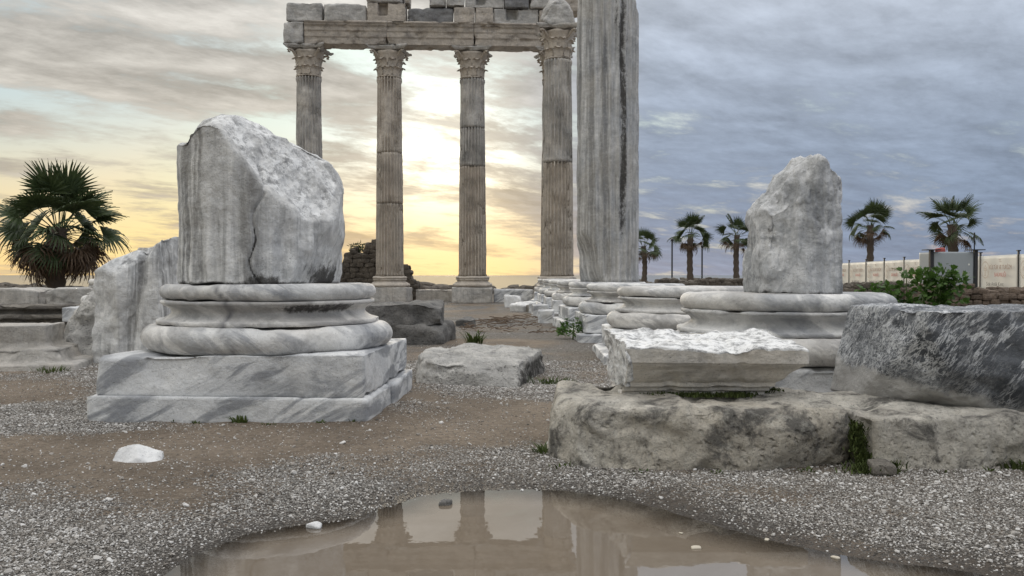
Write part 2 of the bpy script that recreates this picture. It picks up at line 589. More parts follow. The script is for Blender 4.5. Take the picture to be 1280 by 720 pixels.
M['rubble_red'] = stone('reddish_rubble_stone', (0.26, 0.20, 0.155), (0.14, 0.105, 0.08), (0.06, 0.05, 0.04), .3, 2.0,
                        grime_amt=.35, grain=.2, bump_d=.02, scale=3, rgh=.9)
M['ledge'] = stone('layered_ledge_stone', (0.36, 0.33, 0.285), (0.22, 0.20, 0.175), (0.1, .095, .09), .5, 1.5,
                   grime_amt=.5, pits=.6, grain=.2, bump_d=.02, scale=2.5, rgh=.9, vdir=(.3, .3, 4))


def dark_marble():
    m, k, b = mat_base('blue_grey_veined_marble')
    P = coords(k)
    n = k.noise(P, 3.2, 8, .6, 1.2)
    col = k.mix(k.step(n, .35, .65), (0.036, 0.041, 0.049), (0.105, 0.113, 0.126))
    for sc, w, rot, amt in ((4.5, .030, .5, .85), (9, .030, .8, .8), (18, .035, 1.1, .7), (34, .04, .6, .5)):
        v = k.noise(k.mapping(k.mapping(P, rot=(.3, .75 + .12 * rot, .2)), (.42, 1, 2.0)), sc, 10, .68, .35)
        vf = k.step(k.m('ABSOLUTE', k.m('SUBTRACT', v, .5)), .0, w, 1, 0)
        vf = k.m('MULTIPLY', vf, k.step(k.noise(P, 2.2 + rot, 4), .42, .60))
        col = k.mix(k.m('MULTIPLY', vf, amt), col, (0.72, 0.73, 0.74))
    # paler worn skin low down on the stone and along one flank
    at_ = k.n('ShaderNodeAttribute', attribute_name='worn').outputs['Fac']
    wf = k.step(k.m('ADD', at_, k.m('MULTIPLY', k.m('SUBTRACT', k.noise(P, 6, 8, .7), .5), 1.1)), .38, .62)
    col = k.mix(wf, col, k.mix(k.noise(P, 9, 6), (0.22, 0.21, 0.20), (0.56, 0.55, 0.53)))
    k.put(b.inputs['Base Color'], col)
    b.inputs['Roughness'].default_value = .55
    nrm = bump(k, b, k.noise(P, 9, 10, .68), .03, .8)
    bump(k, b, k.noise(P, 55, 6, .7), .006, .8, nrm)
    return m


M['dark_marble'] = dark_marble()


def plain(name, col, rgh=.6, metal=0.0, var=.25, sc=6):
    m, k, b = mat_base(name)
    P = coords(k)
    n = k.noise(P, sc, 6, .6)
    k.put(b.inputs['Base Color'], k.mix(n, tuple(c * (1 - var) for c in col), tuple(min(1, c * (1 + var)) for c in col)))
    b.inputs['Roughness'].default_value = rgh
    b.inputs['Metallic'].default_value = metal
    return m


def leafmat(name, a, bcol, rgh=.5, trans=.25):
    m, k, b = mat_base(name)
    P = coords(k)
    n = k.noise(P, 7, 3, .6)
    n2 = k.noise(P, 60, 2)
    f = k.m('ADD', k.m('MULTIPLY', n, .6), k.m('MULTIPLY', n2, .4))
    col = k.mix(k.step(f, .35, .65), a, bcol)
    k.put(b.inputs['Base Color'], col)
    b.inputs['Roughness'].default_value = rgh
    b.inputs['Specular IOR Level'].default_value = .3
    tr = k.n('ShaderNodeBsdfTranslucent')
    k.put(tr.inputs[0], col)
    mx = k.n('ShaderNodeMixShader')
    mx.inputs[0].default_value = trans
    m.node_tree.links.new(b.outputs[0], mx.inputs[1])
    m.node_tree.links.new(tr.outputs[0], mx.inputs[2])
    out = [q for q in m.node_tree.nodes if q.type == 'OUTPUT_MATERIAL'][0]
    m.node_tree.links.new(mx.outputs[0], out.inputs[0])
    return m


M['palm_leaf'] = leafmat('palm_leaf', (0.030, 0.048, 0.018), (0.060, 0.085, 0.030), trans=.12)
M['palm_dead'] = leafmat('dead_palm_leaf', (0.070, 0.042, 0.024), (0.12, 0.078, 0.045), trans=.10)
M['palm_trunk'] = plain('palm_trunk_bark', (0.085, 0.065, 0.050), .9, var=.4)
M['leaf'] = leafmat('shrub_leaf', (0.040, 0.085, 0.018), (0.085, 0.165, 0.030), trans=.3)
M['grass'] = leafmat('grass_blade', (0.045, 0.070, 0.020), (0.10, 0.13, 0.035), trans=.25)
M['moss'] = leafmat('moss_green', (0.032, 0.046, 0.014), (0.075, 0.098, 0.026), rgh=.9, trans=.1)
M['petal'] = plain('white_petal', (0.80, 0.80, 0.76), .6, var=.04)
M['stem'] = plain('plant_stem', (0.09, 0.12, 0.04), .7)
M['twig'] = plain('dry_twig', (0.14, 0.10, 0.07), .9, var=.5)
M['black_metal'] = plain('black_painted_metal', (0.022, 0.023, 0.026), .45)
M['grey_sheet'] = plain('grey_sheet_metal', (0.30, 0.33, 0.35), .45, var=.06, sc=2)
M['red_cloth'] = plain('faded_red_plastic', (0.32, 0.06, 0.05), .6)
M['white_stone'] = stone('fresh_white_marble', (0.80, 0.80, 0.79), (0.66, 0.66, 0.66), (0.35, .35, .36), .4, 3, grime_amt=.12, grain=.06, scale=6)
M['fallen'] = plain('pale_fallen_leaf', (0.50, 0.45, 0.36), .6)
M['print_brown'] = plain('print_brown', (0.36, 0.24, 0.18), .7, var=.05)
M['print_red'] = plain('print_red', (0.50, 0.16, 0.13), .7, var=.05)
M['print_grey'] = plain('print_grey', (0.20, 0.19, 0.17), .7, var=.05)
M['print_pale'] = plain('print_pale', (0.58, 0.50, 0.42), .7, var=.05)


def banner_mat():
    m, k, b = mat_base('white_banner_sheet')
    P = coords(k)
    n = k.noise(P, .9, 5, .6)
    col = k.mix(n, (0.78, 0.76, 0.70), (0.85, 0.83, 0.78))
    k.put(b.inputs['Base Color'], col)
    b.inputs['Roughness'].default_value = .5
    tr = k.n('ShaderNodeBsdfTranslucent')
    k.put(tr.inputs[0], col)
    mx = k.n('ShaderNodeMixShader')
    mx.inputs[0].default_value = .35
    m.node_tree.links.new(b.outputs[0], mx.inputs[1])
    m.node_tree.links.new(tr.outputs[0], mx.inputs[2])
    out = [q for q in m.node_tree.nodes if q.type == 'OUTPUT_MATERIAL'][0]
    m.node_tree.links.new(mx.outputs[0], out.inputs[0])
    return m


M['banner'] = banner_mat()

# ------------------------------------------------------------------ terrain
def gpix(px, py):
    d = EYE * FPX / (py - HZ)
    return ((px - 640) / FPX * d, d)


PUD = [gpix(*q) for q in ((180, 722), (232, 688), (300, 662), (380, 648), (440, 642), (478, 629), (520, 616), (570, 609), (640, 606),
                          (700, 606), (760, 614), (830, 626), (900, 648), (985, 670), (1080, 688), (1190, 704), (1262, 722))]
PUD += [(1.35, 1.95), (1.25, 1.65), (.85, 1.35), (.1, 1.25), (-.6, 1.4), (-.95, 1.75)]
PUD = np.array(PUD)
WATER_Z = -0.020


def pud_sd(x, y):
    """signed distance to the puddle outline, negative inside"""
    best = np.full(x.shape, 1e9)
    ins = np.zeros(x.shape, bool)
    n = len(PUD)
    for i in range(n):
        a, b = PUD[i], PUD[(i + 1) % n]
        e = b - a
        t = np.clip(((x - a[0]) * e[0] + (y - a[1]) * e[1]) / (e @ e), 0, 1)
        best = np.minimum(best, np.hypot(x - a[0] - t * e[0], y - a[1] - t * e[1]))
        cond = ((a[1] > y) != (b[1] > y))
        with np.errstate(divide='ignore', invalid='ignore'):
            xi = (b[0] - a[0]) * (y - a[1]) / (b[1] - a[1]) + a[0]
        ins ^= cond & (x < xi)
    return np.where(ins, -best, best)


def shore(x):
    return 47 + 45 * sstep(5, 11, x) + 55 * sstep(20, 30, x) + 2.5 * np.sin(x * .21) + 1.2 * np.sin(x * .7 + 2)


def gz(x, y):
    x = np.asarray(x, float)
    y = np.asarray(y, float)
    sh = x.shape
    x, y = x.ravel(), y.ravel()
    P = np.stack([x, y, np.zeros_like(x)], -1)
    h = -.21 * sstep(5, 28, y)
    h = h + .022 * fbm(P, .8, 3, 3) * sstep(0, 3, np.abs(y - 2) + 1.5)
    near = (np.abs(x) < 6) & (y < 9) & (y > 0)
    h[near] += .010 * fbm(P[near], 5, 3, 5)
    sd = np.full(x.shape, 9.0)
    sd[near] = pud_sd(x[near], y[near]) + .030 * fbm(P[near], 6, 3, 11) + .045 * fbm(P[near], 2.2, 2, 12)
    w = sstep(.5, .0, sd)
    h = h * (1 - w) + w * (WATER_Z + np.clip(sd, -.35, .6) * .080)
    far = y - shore(x)
    h = h - 4.2 * sstep(0, 9, far) + .22 * sstep(-3.0, -.5, far) * (fbm(P, .6, 3, 9) + .3)
    return h.reshape(sh)


def gzs(x, y):
    return float(gz(np.array([x]), np.array([y]))[0])


def axis(lo, hi, c0, c1, s, g):
    a = list(np.arange(c0, c1, s))
    t, st = c1, s
    while t < hi:
        a.append(t)
        st *= g
        t += st
    a.append(hi)
    t, st = c0, s
    while t > lo:
        st *= g
        t -= st
        a.insert(0, t)
    return np.array(a)


def ground_mask(x, y):
    """1 = loose pale gravel, 0 = trodden brown earth"""
    P = np.stack([x, y, np.zeros_like(x)], -1)
    n = fbm(P, .9, 4, 21) * .9 + fbm(P, 3.5, 3, 22) * .45
    # a trodden band runs across in front of the column base
    c = 3.86 + .10 * (x + 1) - .08 * np.sin(x * 1.7)
    band = np.exp(-((y - c) / .42) ** 2) * sstep(1.1, -.1, x)
    c2 = 4.6 + .0 * x
    band = np.maximum(band, .9 * np.exp(-((y - 4.75) / .55) ** 2) * sstep(-.7, -.2, x) * sstep(.75, .2, x))
    leftb = .85 * np.exp(-((y - 5.3) / .7) ** 2) * sstep(-1.7, -2.5, x) * .5
    lowl = .75 * np.exp(-((x + 2.05) / .45) ** 2) * np.exp(-((y - 3.2) / .45) ** 2)
    wet = sstep(.20, .02, pud_sd(x, y)) * sstep(.2, .9, x) * .9
    v = .60 + n * 1.45 - 1.25 * band - leftb - lowl - wet
    return np.clip(v, 0, 1)


def ground_mat():
    m, k, b = mat_base('gravel_and_earth')
    P = coords(k, False)
    msk = k.n('ShaderNodeAttribute', attribute_name='gravel').outputs['Fac']
    wet = k.n('ShaderNodeAttribute', attribute_name='wet').outputs['Fac']
    # earth
    n = k.noise(P, 1.7, 8, .65, .3)
    earth = k.mix(k.step(n, .35, .65), (0.150, 0.117, 0.086), (0.255, 0.205, 0.155))
    n2 = k.noise(P, 35, 6, .7)
    earth = k.mix(k.m('MULTIPLY', k.step(n2, .45, .62), .6), earth, (0.085, 0.066, 0.050))
    n3 = k.noise(P, 90, 6, .75)
    earth = k.mix(k.m('MULTIPLY', k.step(n3, .54, .64), .6), earth, (0.40, 0.35, 0.29))
    # gravel grains, two sizes
    vc = k.n('ShaderNodeTexVoronoi')
    k.put(vc.inputs['Vector'], P)
    vc.inputs['Scale'].default_value = 120
    sepc = k.n('ShaderNodeSeparateColor')
    k.put(sepc.inputs[0], vc.outputs['Color'])
    gcol = k.mix(sepc.outputs[0], (0.17, 0.155, 0.14), (0.58, 0.56, 0.52))
    gcol = k.mix(k.m('MULTIPLY', k.step(sepc.outputs[1], .78, .9), .8), gcol, (0.09, 0.085, 0.08))
    gcol = k.mix(k.step(vc.outputs['Distance'], .42, .70), gcol, (0.07, 0.060, 0.050))
    thr = k.m('ADD', k.m('MULTIPLY', sepc.outputs[2], .8), k.m('MULTIPLY', n2, .2))
    f = k.step(k.m('SUBTRACT', msk, thr), -.08, .10)
    col = k.mix(f, earth, gcol)
    big = k.noise(P, .35, 5, .6)
    col = k.mix(k.m('MULTIPLY', k.step(big, .42, .66), .35), col, (0.20, 0.165, 0.125))
    col = k.mix(k.m('MULTIPLY', wet, .78), col, k.mix(n, (0.050, 0.041, 0.032), (0.085, 0.069, 0.054)))
    k.put(b.inputs['Base Color'], col)
    k.put(b.inputs['Roughness'], k.m('SUBTRACT', .92, k.m('MULTIPLY', wet, .45)))
    b.inputs['Specular IOR Level'].default_value = .3
    nrm = bump(k, b, k.m('MULTIPLY', k.m('SUBTRACT', .6, vc.outputs['Distance']), k.m('ADD', .25, f)), .012, 1.0)
    nrm = bump(k, b, k.noise(P, 22, 10, .75), .022, 1.0, nrm)
    return m


gx = axis(-420, 420, -3.6, 3.6, .03, 1.07)
gy = axis(-420, 175, 1.2, 6.5, .028, 1.045)
GX, GY = np.meshgrid(gx, gy, indexing='ij')
GZ = gz(GX, GY)
nx_, ny_ = GX.shape
ii, jj = np.meshgrid(np.arange(nx_ - 1), np.arange(ny_ - 1), indexing='ij')
q = ii * ny_ + jj
GF = np.stack([q, q + ny_, q + ny_ + 1, q + 1], -1).reshape(-1, 4)
fx, fy = GX.ravel(), GY.ravel()
nearm = (np.abs(fx) < 8) & (fy < 9) & (fy > 0)
wetv = np.zeros(len(fx))
wetv[nearm] = sstep(.26, .0, pud_sd(fx[nearm], fy[nearm]) + .10 * fbm(np.stack([fx, fy, fx * 0], -1)[nearm], 3, 3, 31))
ground = obj('ground', mesh('ground', np.stack([fx, fy, GZ.ravel()], -1), GF, ground_mat(), True,
                            {'gravel': ground_mask(fx, fy), 'wet': wetv}))
tag(ground, kind='structure')


def water_mats():
    m, k, b = mat_base('muddy_puddle_water')
    P = coords(k, False)
    n = k.noise(P, 1.5, 5, .6)
    dep = k.n('ShaderNodeAttribute', attribute_name='depth').outputs['Fac']
    k.put(b.inputs['Base Color'], k.mix(n, (0.165, 0.133, 0.100), (0.235, 0.193, 0.148)))
    b.inputs['Roughness'].default_value = .9
    b.inputs['Specular IOR Level'].default_value = 0.0
    L = m.node_tree.links
    tr = k.n('ShaderNodeBsdfTransparent')
    tr.inputs[0].default_value = (0.93, 0.88, 0.80, 1)
    body = k.n('ShaderNodeMixShader')
    k.put(body.inputs[0], k.step(k.m('ADD', dep, k.m('MULTIPLY', k.m('SUBTRACT', n, .5), .010)), .0, .016, 0.10, 0.96))
    L.new(tr.outputs[0], body.inputs[1])
    L.new(b.outputs[0], body.inputs[2])
    gl = k.n('ShaderNodeBsdfGlossy')
    gl.inputs['Roughness'].default_value = .010
    bp = k.n('ShaderNodeBump')
    bp.inputs['Strength'].default_value = .30
    bp.inputs['Distance'].default_value = .0011
    k.put(bp.inputs['Height'], k.noise(P, 5, 4, .5))
    L.new(bp.outputs[0], gl.inputs['Normal'])
    fr = k.n('ShaderNodeFresnel')
    fr.inputs['IOR'].default_value = 2.2
    mx = k.n('ShaderNodeMixShader')
    L.new(fr.outputs[0], mx.inputs[0])
    L.new(body.outputs[0], mx.inputs[1])
    L.new(gl.outputs[0], mx.inputs[2])
    out = [q for q in m.node_tree.nodes if q.type == 'OUTPUT_MATERIAL'][0]
    L.new(mx.outputs[0], out.inputs[0])
    s, k, b = mat_base('sea_water')
    P = coords(k, False)
    n = k.noise(k.mapping(P, (.06, 1, 1)), .05, 6, .6)
    k.put(b.inputs['Base Color'], k.mix(n, (0.20, 0.225, 0.235), (0.30, 0.32, 0.32)))
    b.inputs['Roughness'].default_value = .8
    b.inputs['Specular IOR Level'].default_value = 0.0
    gl = k.n('ShaderNodeBsdfGlossy')
    gl.inputs['Roughness'].default_value = .03
    bp = k.n('ShaderNodeBump')
    bp.inputs['Strength'].default_value = .3
    bp.inputs['Distance'].default_value = .06
    k.put(bp.inputs['Height'], k.noise(k.mapping(P, (.25, 1, 1)), .30, 6, .62, .4))
    s.node_tree.links.new(bp.outputs[0], gl.inputs['Normal'])
    mx = k.n('ShaderNodeMixShader')
    mx.inputs[0].default_value = .48
    s.node_tree.links.new(b.outputs[0], mx.inputs[1])
    s.node_tree.links.new(gl.outputs[0], mx.inputs[2])
    out = [q for q in s.node_tree.nodes if q.type == 'OUTPUT_MATERIAL'][0]
    s.node_tree.links.new(mx.outputs[0], out.inputs[0])
    return m, s


M['puddle'], M['sea'] = water_mats()


wx = np.arange(-1.6, 2.1, .03)
wy = np.arange(1.1, 3.4, .03)
WX, WY = np.meshgrid(wx, wy, indexing='ij')
wsd = pud_sd(WX.ravel(), WY.ravel())
ii, jj = np.meshgrid(np.arange(len(wx) - 1), np.arange(len(wy) - 1), indexing='ij')
q = ii * len(wy) + jj
WF = np.stack([q, q + len(wy), q + len(wy) + 1, q + 1], -1).reshape(-1, 4)
WF = WF[(wsd[WF] < .16).all(1)]
used, invx = np.unique(WF, return_inverse=True)
WV = np.stack([WX.ravel(), WY.ravel(), np.full(WX.size, WATER_Z)], -1)[used]
wd = (WATER_Z - gz(WX, WY)).ravel()[used]
tag(obj('puddle', mesh('puddle', WV, invx.reshape(-1, 4), M['puddle'], True, {'depth': wd})), kind='structure')

V, F = box(-30000, 30000, 40, 45000, -6, -2.6)
tag(obj('sea', mesh('sea', V, F, M['sea'], False)), kind='structure')


# ------------------------------------------------------------------ gravel (too many to count: instanced pebbles)
def pebble_mat():
    m, k, b = mat_base('pebble')
    t = k.n('ShaderNodeAttribute', attribute_type='INSTANCER', attribute_name='tone').outputs['Fac']
    P = coords(k, False)
    ramp = k.n('ShaderNodeValToRGB')
    k.put(ramp.inputs[0], t)
    cr = ramp.color_ramp
    cr.elements[0].color = (0.070, 0.066, 0.062, 1)
    cr.elements[1].color = (0.78, 0.77, 0.75, 1)
    for p_, c_ in ((.22, (0.15, 0.135, 0.118)), (.45, (0.29, 0.265, 0.235)), (.68, (0.46, 0.44, 0.41)), (.85, (0.63, 0.615, 0.59))):
        e = cr.elements.new(p_)
        e.color = (*c_, 1)
    n = k.noise(P, 1.4, 4, .6)
    k.put(b.inputs['Base Color'], k.mix(k.m('MULTIPLY', n, .5), ramp.outputs[0], (0.13, 0.11, 0.09)))
    b.inputs['Roughness'].default_value = .75
    return m


M['pebble'] = pebble_mat()


def scatter(name, X, Y, S, T, seed, sink=.25, flat=.62):
    rs = np.random.RandomState(seed)
    n = len(X)
    Z = gz(X, Y) + S * flat * (.5 - sink)
    me = bpy.data.meshes.new(name)
    me.vertices.add(n)
    me.vertices.foreach_set('co', np.stack([X, Y, Z], -1).astype(np.float32).ravel())
    sc = np.stack([S * rs.uniform(.8, 1.35, n), S * rs.uniform(.7, 1.1, n), S * flat * rs.uniform(.6, 1.2, n)], -1)
    ro = np.stack([rs.uniform(-.45, .45, n), rs.uniform(-.45, .45, n), rs.uniform(0, 6.28, n)], -1)
    for nm, ty, fld, dat in (('scl', 'FLOAT_VECTOR', 'vector', sc), ('rot', 'FLOAT_VECTOR', 'vector', ro),
                             ('tone', 'FLOAT', 'value', T), ('vid', 'INT', 'value', rs.randint(0, 5, n))):
        a = me.attributes.new(nm, ty, 'POINT')
        a.data.foreach_set(fld, np.asarray(dat, np.int32 if ty == 'INT' else np.float32).ravel())
    o = obj(name, me)
    ng = bpy.data.node_groups.new(name + '_pebbles', 'GeometryNodeTree')
    ng.interface.new_socket('Geometry', in_out='INPUT', socket_type='NodeSocketGeometry')
    ng.interface.new_socket('Geometry', in_out='OUTPUT', socket_type='NodeSocketGeometry')
    N, L = ng.nodes, ng.links
    gi, go = N.new('NodeGroupInput'), N.new('NodeGroupOutput')
    jn = N.new('GeometryNodeJoinGeometry')
    for v in range(5):
        ico = N.new('GeometryNodeMeshIcoSphere')
        ico.inputs['Radius'].default_value = .5
        ico.inputs['Subdivisions'].default_value = 2
        pos = N.new('GeometryNodeInputPosition')
        ad = N.new('ShaderNodeVectorMath')
        ad.inputs[1].default_value = (v * 9.7, v * 4.1, v * 2.3)
        L.new(pos.outputs[0], ad.inputs[0])
        no = N.new('ShaderNodeTexNoise')
        no.inputs['Scale'].default_value = 2.2
        no.inputs['Detail'].default_value = 1
        L.new(ad.outputs[0], no.inputs['Vector'])
        sb = N.new('ShaderNodeVectorMath')
        sb.operation = 'SUBTRACT'
        sb.inputs[1].default_value = (.5, .5, .5)
        L.new(no.outputs['Color'], sb.inputs[0])
        ml = N.new('ShaderNodeVectorMath')
        ml.operation = 'SCALE'
        ml.inputs[3].default_value = .75
        L.new(sb.outputs[0], ml.inputs[0])
        sp = N.new('GeometryNodeSetPosition')
        L.new(ico.outputs[0], sp.inputs['Geometry'])
        L.new(ml.outputs[0], sp.inputs['Offset'])
        sm = N.new('GeometryNodeSetMaterial')
        sm.inputs['Material'].default_value = M['pebble']
        L.new(sp.outputs[0], sm.inputs[0])
        g2 = N.new('GeometryNodeGeometryToInstance')
        L.new(sm.outputs[0], g2.inputs[0])
        L.new(g2.outputs[0], jn.inputs[0])
    ip = N.new('GeometryNodeInstanceOnPoints')
    L.new(gi.outputs[0], ip.inputs['Points'])
    L.new(jn.outputs[0], ip.inputs['Instance'])
    ip.inputs['Pick Instance'].default_value = True
    for nm, ty, sk in (('scl', 'FLOAT_VECTOR', 'Scale'), ('rot', 'FLOAT_VECTOR', 'Rotation'), ('vid', 'INT', 'Instance Index')):
        na = N.new('GeometryNodeInputNamedAttribute')
        na.data_type = ty
        na.inputs[0].default_value = nm
        L.new(na.outputs[0], ip.inputs[sk])
    L.new(ip.outputs[0], go.inputs[0])
    md = o.modifiers.new('pebbles', 'NODES')
    md.node_group = ng
    me.materials.append(M['pebble'])
    return o


def sow(n, ylo, yhi, seed, power=1.0):
    """random spots in a wedge a little wider than the view, denser near the camera"""
    rs = np.random.RandomState(seed)
    u = rs.uniform(0, 1, n)
    y = (ylo ** power + u * (yhi ** power - ylo ** power)) ** (1 / power)
    x = rs.uniform(-1, 1, n) * (y * .70 + .3)
    return x, y, rs


gxs, gys, rs_ = sow(560000, 1.9, 7.5, 77, 1.05)
mk = ground_mask(gxs, gys)
sdp = np.full(len(gxs), 9.0)
nr = (gys < 4.6)
sdp[nr] = pud_sd(gxs[nr], gys[nr])
keep = (rs_.uniform(0, 1, len(gxs)) < mk ** 1.6 * .93 + .07) & (sdp > -.02 + .22 * rs_.uniform(0, 1, len(gxs)) ** 1.5)
gxs, gys = gxs[keep], gys[keep]
S = .0026 + .0050 * rs_.uniform(0, 1, len(gxs)) ** 1.6 + .009 * (rs_.uniform(0, 1, len(gxs)) > .987)
S *= np.clip(.70 + gys * .10, 1, 1.5)
T = np.clip(rs_.normal(.57, .31, len(gxs)), 0, 1)
tag(scatter('gravel', gxs, gys, S, T, 5), 'loose pale and dark gravel strewn over the ground', 'gravel', kind='stuff')
bx_, by_, rs_ = sow(2600, 2.0, 12, 79, 1.3)
sdp = pud_sd(bx_, by_)
kp = (sdp > .03) & (rs_.uniform(0, 1, len(bx_)) < .35 + .6 * ground_mask(bx_, by_))
bx_, by_ = bx_[kp], by_[kp]
tag(scatter('gravel_stones', bx_, by_, .008 + .016 * rs_.uniform(0, 1, len(bx_)) ** 2.5, np.clip(rs_.normal(.66, .24, len(bx_)), 0, 1), 9),
    'larger white and grey stones scattered among the gravel', 'gravel', kind='stuff')


# ------------------------------------------------------------------ column bases
def arc(cx, cz, r, a0, a1, n, rz=None):
    rz = rz or r
    return [(cx + r * cos(R(a0 + (a1 - a0) * i / n)), cz + rz * sin(R(a0 + (a1 - a0) * i / n))) for i in range(n + 1)]


H_SLAB, H_PL, H_LT, H_SC, H_UT = .115, .205, .150, .135, .095


def base_meshes(seed, m, detail=96):
    """plinth, lower torus, scotia with fillets, upper torus; z measured from the bottom of each"""
    lt = lathe([(.40, 0), (.60, .004)] + arc(.635, H_LT / 2, .075, -88, 88, 14, H_LT / 2 - .003) + [(.60, H_LT - .004), (.40, H_LT)],
               detail, seed, ((4, .006, 3), (14, .003, 2)), .012, 4)
    sc = [(.40, 0), (.625, .001), (.630, .004), (.630, .022), (.626, .026), (.600, .028)]
    sc += [(.548 + .052 * (1 - sin(pi * (i / 12) * .96 + .06)) ** 1.0, .030 + .080 * i / 12) for i in range(13)]
    sc += [(.596, .113), (.606, .116), (.606, .130), (.600, .134), (.40, H_SC)]
    sc = lathe(sc, detail, seed + 1, ((4, .005, 3), (16, .0025, 2)), .010, 5)
    ut = lathe([(.30, 0), (.57, .003)] + arc(.565, H_UT / 2, .0475, -88, 88, 12, H_UT / 2 - .002) + [(.55, H_UT - .003), (.30, H_UT)],
               detail, seed + 2, ((4, .006, 3), (14, .003, 2)), .012, 4)
    pl = rock(block_planes(.70, .69, H_PL / 2, seed, .012, 3, .96), (.7, .69, H_PL / 2), (60, 60, 14), 130, seed + 3,
              ((3, .005, 3), (14, .003, 2)), .014, 5)
    return pl, lt, sc, ut


def seam(V, z0):
    """a dark vein that crosses the mouldings of the near base at a slant"""
    a = np.degrees(np.arctan2(V[:, 1], V[:, 0]))
    c = -91 - 24 * (V[:, 2] + z0 - .07) + 2.0 * np.sin((V[:, 2] + z0) * 30)
    return np.exp(-((a - c) / 1.5) ** 2)


def dup_part(o, parent):
    c = o.copy()
    C.objects.link(c)
    c.parent = parent
    return c


def column_base(label, loc, seed, rz=0.0, group=None, detail=96, foot=.115, mp='marble_block', mt='marble', stains=None):
    t = thing('column_pedestal', label, 'column base', loc, rz, group)
    pl, lt, sc, ut = base_meshes(seed, None, detail)
    z = foot
    if foot > 0.05 and loc[0] > 0:
        fb = rock(block_planes(.79, .79, foot / 2, seed + 9, .02, 3, .95), (.79, .79, foot / 2), (24, 24, 14), 50, seed + 9, ((3, .012, 3), (12, .005, 2)), .02, 4)
        obj('footing_block', mesh('footing_block', *fb, M[mp]), t, (0, 0, foot / 2))
    obj('plinth', mesh('plinth', *pl, M[mp]), t, (0, 0, z + H_PL / 2))
    z += H_PL - .002
    obj('lower_torus', mesh('lower_torus', *lt, M[mt], True, {'seam': seam(lt[0], 0)} if stains else None), t, (0, 0, z))
    z += H_LT - .002
    at_ = None
    if stains:
        at_ = {'stain': stains(sc[0]), 'seam': seam(sc[0], .15)}
    obj('scotia', mesh('scotia', *sc, M[mt], True, at_), t, (0, 0, z))
    z += H_SC - .002
    obj('upper_torus', mesh('upper_torus', *ut, M[mt], True, {'seam': seam(ut[0], .28)} if stains else None), t, (0, 0, z))
    t['top'] = loc[2] + z + H_UT
    return t


# the near base on the left: wider than the rest of the row, on thin paving slabs
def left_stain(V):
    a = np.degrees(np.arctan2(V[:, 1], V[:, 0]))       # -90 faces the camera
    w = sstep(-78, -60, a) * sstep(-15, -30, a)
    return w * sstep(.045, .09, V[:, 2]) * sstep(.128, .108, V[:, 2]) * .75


LB = (-1.425, 5.06, 0.0)
lb = column_base('large veined white marble column base on a thin slab, carrying the rounded streaked stump', LB, 11, R(-2.0), None, 160, .125, stains=left_stain)
sl = rock(block_planes(.725, .33, .07, 4, .006, 2, .97), (.725, .33, .07), (60, 30, 10), 130, 41, ((3, .004, 3), (14, .002, 2)), .008, 5)
obj('paving_slab', mesh('paving_slab', *sl, M['marble_block']), lb, (-.005, -.385, .057))
sl = rock(block_planes(.705, .36, .07, 5, .006, 2, .97), (.705, .36, .07), (60, 30, 10), 130, 42, ((3, .004, 3), (14, .002, 2)), .008, 5)
obj('paving_slab', mesh('paving_slab', *sl, M['marble_block']), lb, (.035, .32, .052))

# the row of bases running back along the right flank
ROW_X0, ROW_Y0, STEP = 1.62, 5.06, 2.80
ORD = ['', 'second', 'third', '', 'fifth', 'sixth', 'seventh', 'eighth']
rowlab = ['grey white marble column base carrying the pointed marble fragment, behind the moulded block',
          'second column base of the long row, next after the one with the pointed fragment',
          'third column base of the long row, just before the tall broken shaft',
          'column base of the long row carrying the tall broken shaft',
          'column base of the long row, first one beyond the tall broken shaft',
          'column base of the long row, second one beyond the tall broken shaft',
          'column base of the long row, third one beyond the tall broken shaft',
          'last loose column base of the long row, next to the first standing column']
ROWPOS = []
for i in range(8):
    y = ROW_Y0 + i * STEP
    x = ROW_X0 - .014 * (y - 5)
    g = gzs(x, y)
    ftop = .115 - .045
    ROWPOS.append((x, y))
    # stylobate foot reaches from the ground to the common level of the plinths
    foot = ftop - g + .02
    column_base(rowlab[i], (x, y, g - .02), 100 + i * 7, R((i * 37) % 7 - 3), 'column bases of the long row', 120 if i < 3 else 64, foot + (0.0 if i else 0.0))
ROW_TOP = .115 - .045 + H_PL + H_LT + H_SC + H_UT - .006

# step blocks set beside the row, towards the path
blk = [(.60, 14.9, .13, .30, .20), (.58, 17.9, .16, .34, .24), (.56, 20.7, .15, .30, .22)]
for i, (x, y, hx, hy, h) in enumerate(blk):
    g = gzs(x, y)
    V, F = rock(block_planes(hx, hy, h / 2 + .03, 300 + i, .03, 4, .94), (hx, hy, h / 2), (16, 16, 10), 40, 300 + i, ((3, .015, 3), (12, .006, 2)), .03, 5)
    o = obj('step_block', mesh('step_block', V, F, M['marble_block']), None, (x, y, g + h / 2 - .01), (0, 0, R((i * 53) % 11 - 5)))
    tag(o, ['squared marble step block beside the first base beyond the tall shaft', 'squared marble step block beside the second base beyond the tall shaft', 'squared marble step block beside the third base beyond the tall shaft'][i], 'stone block', 'step blocks along the row of bases')


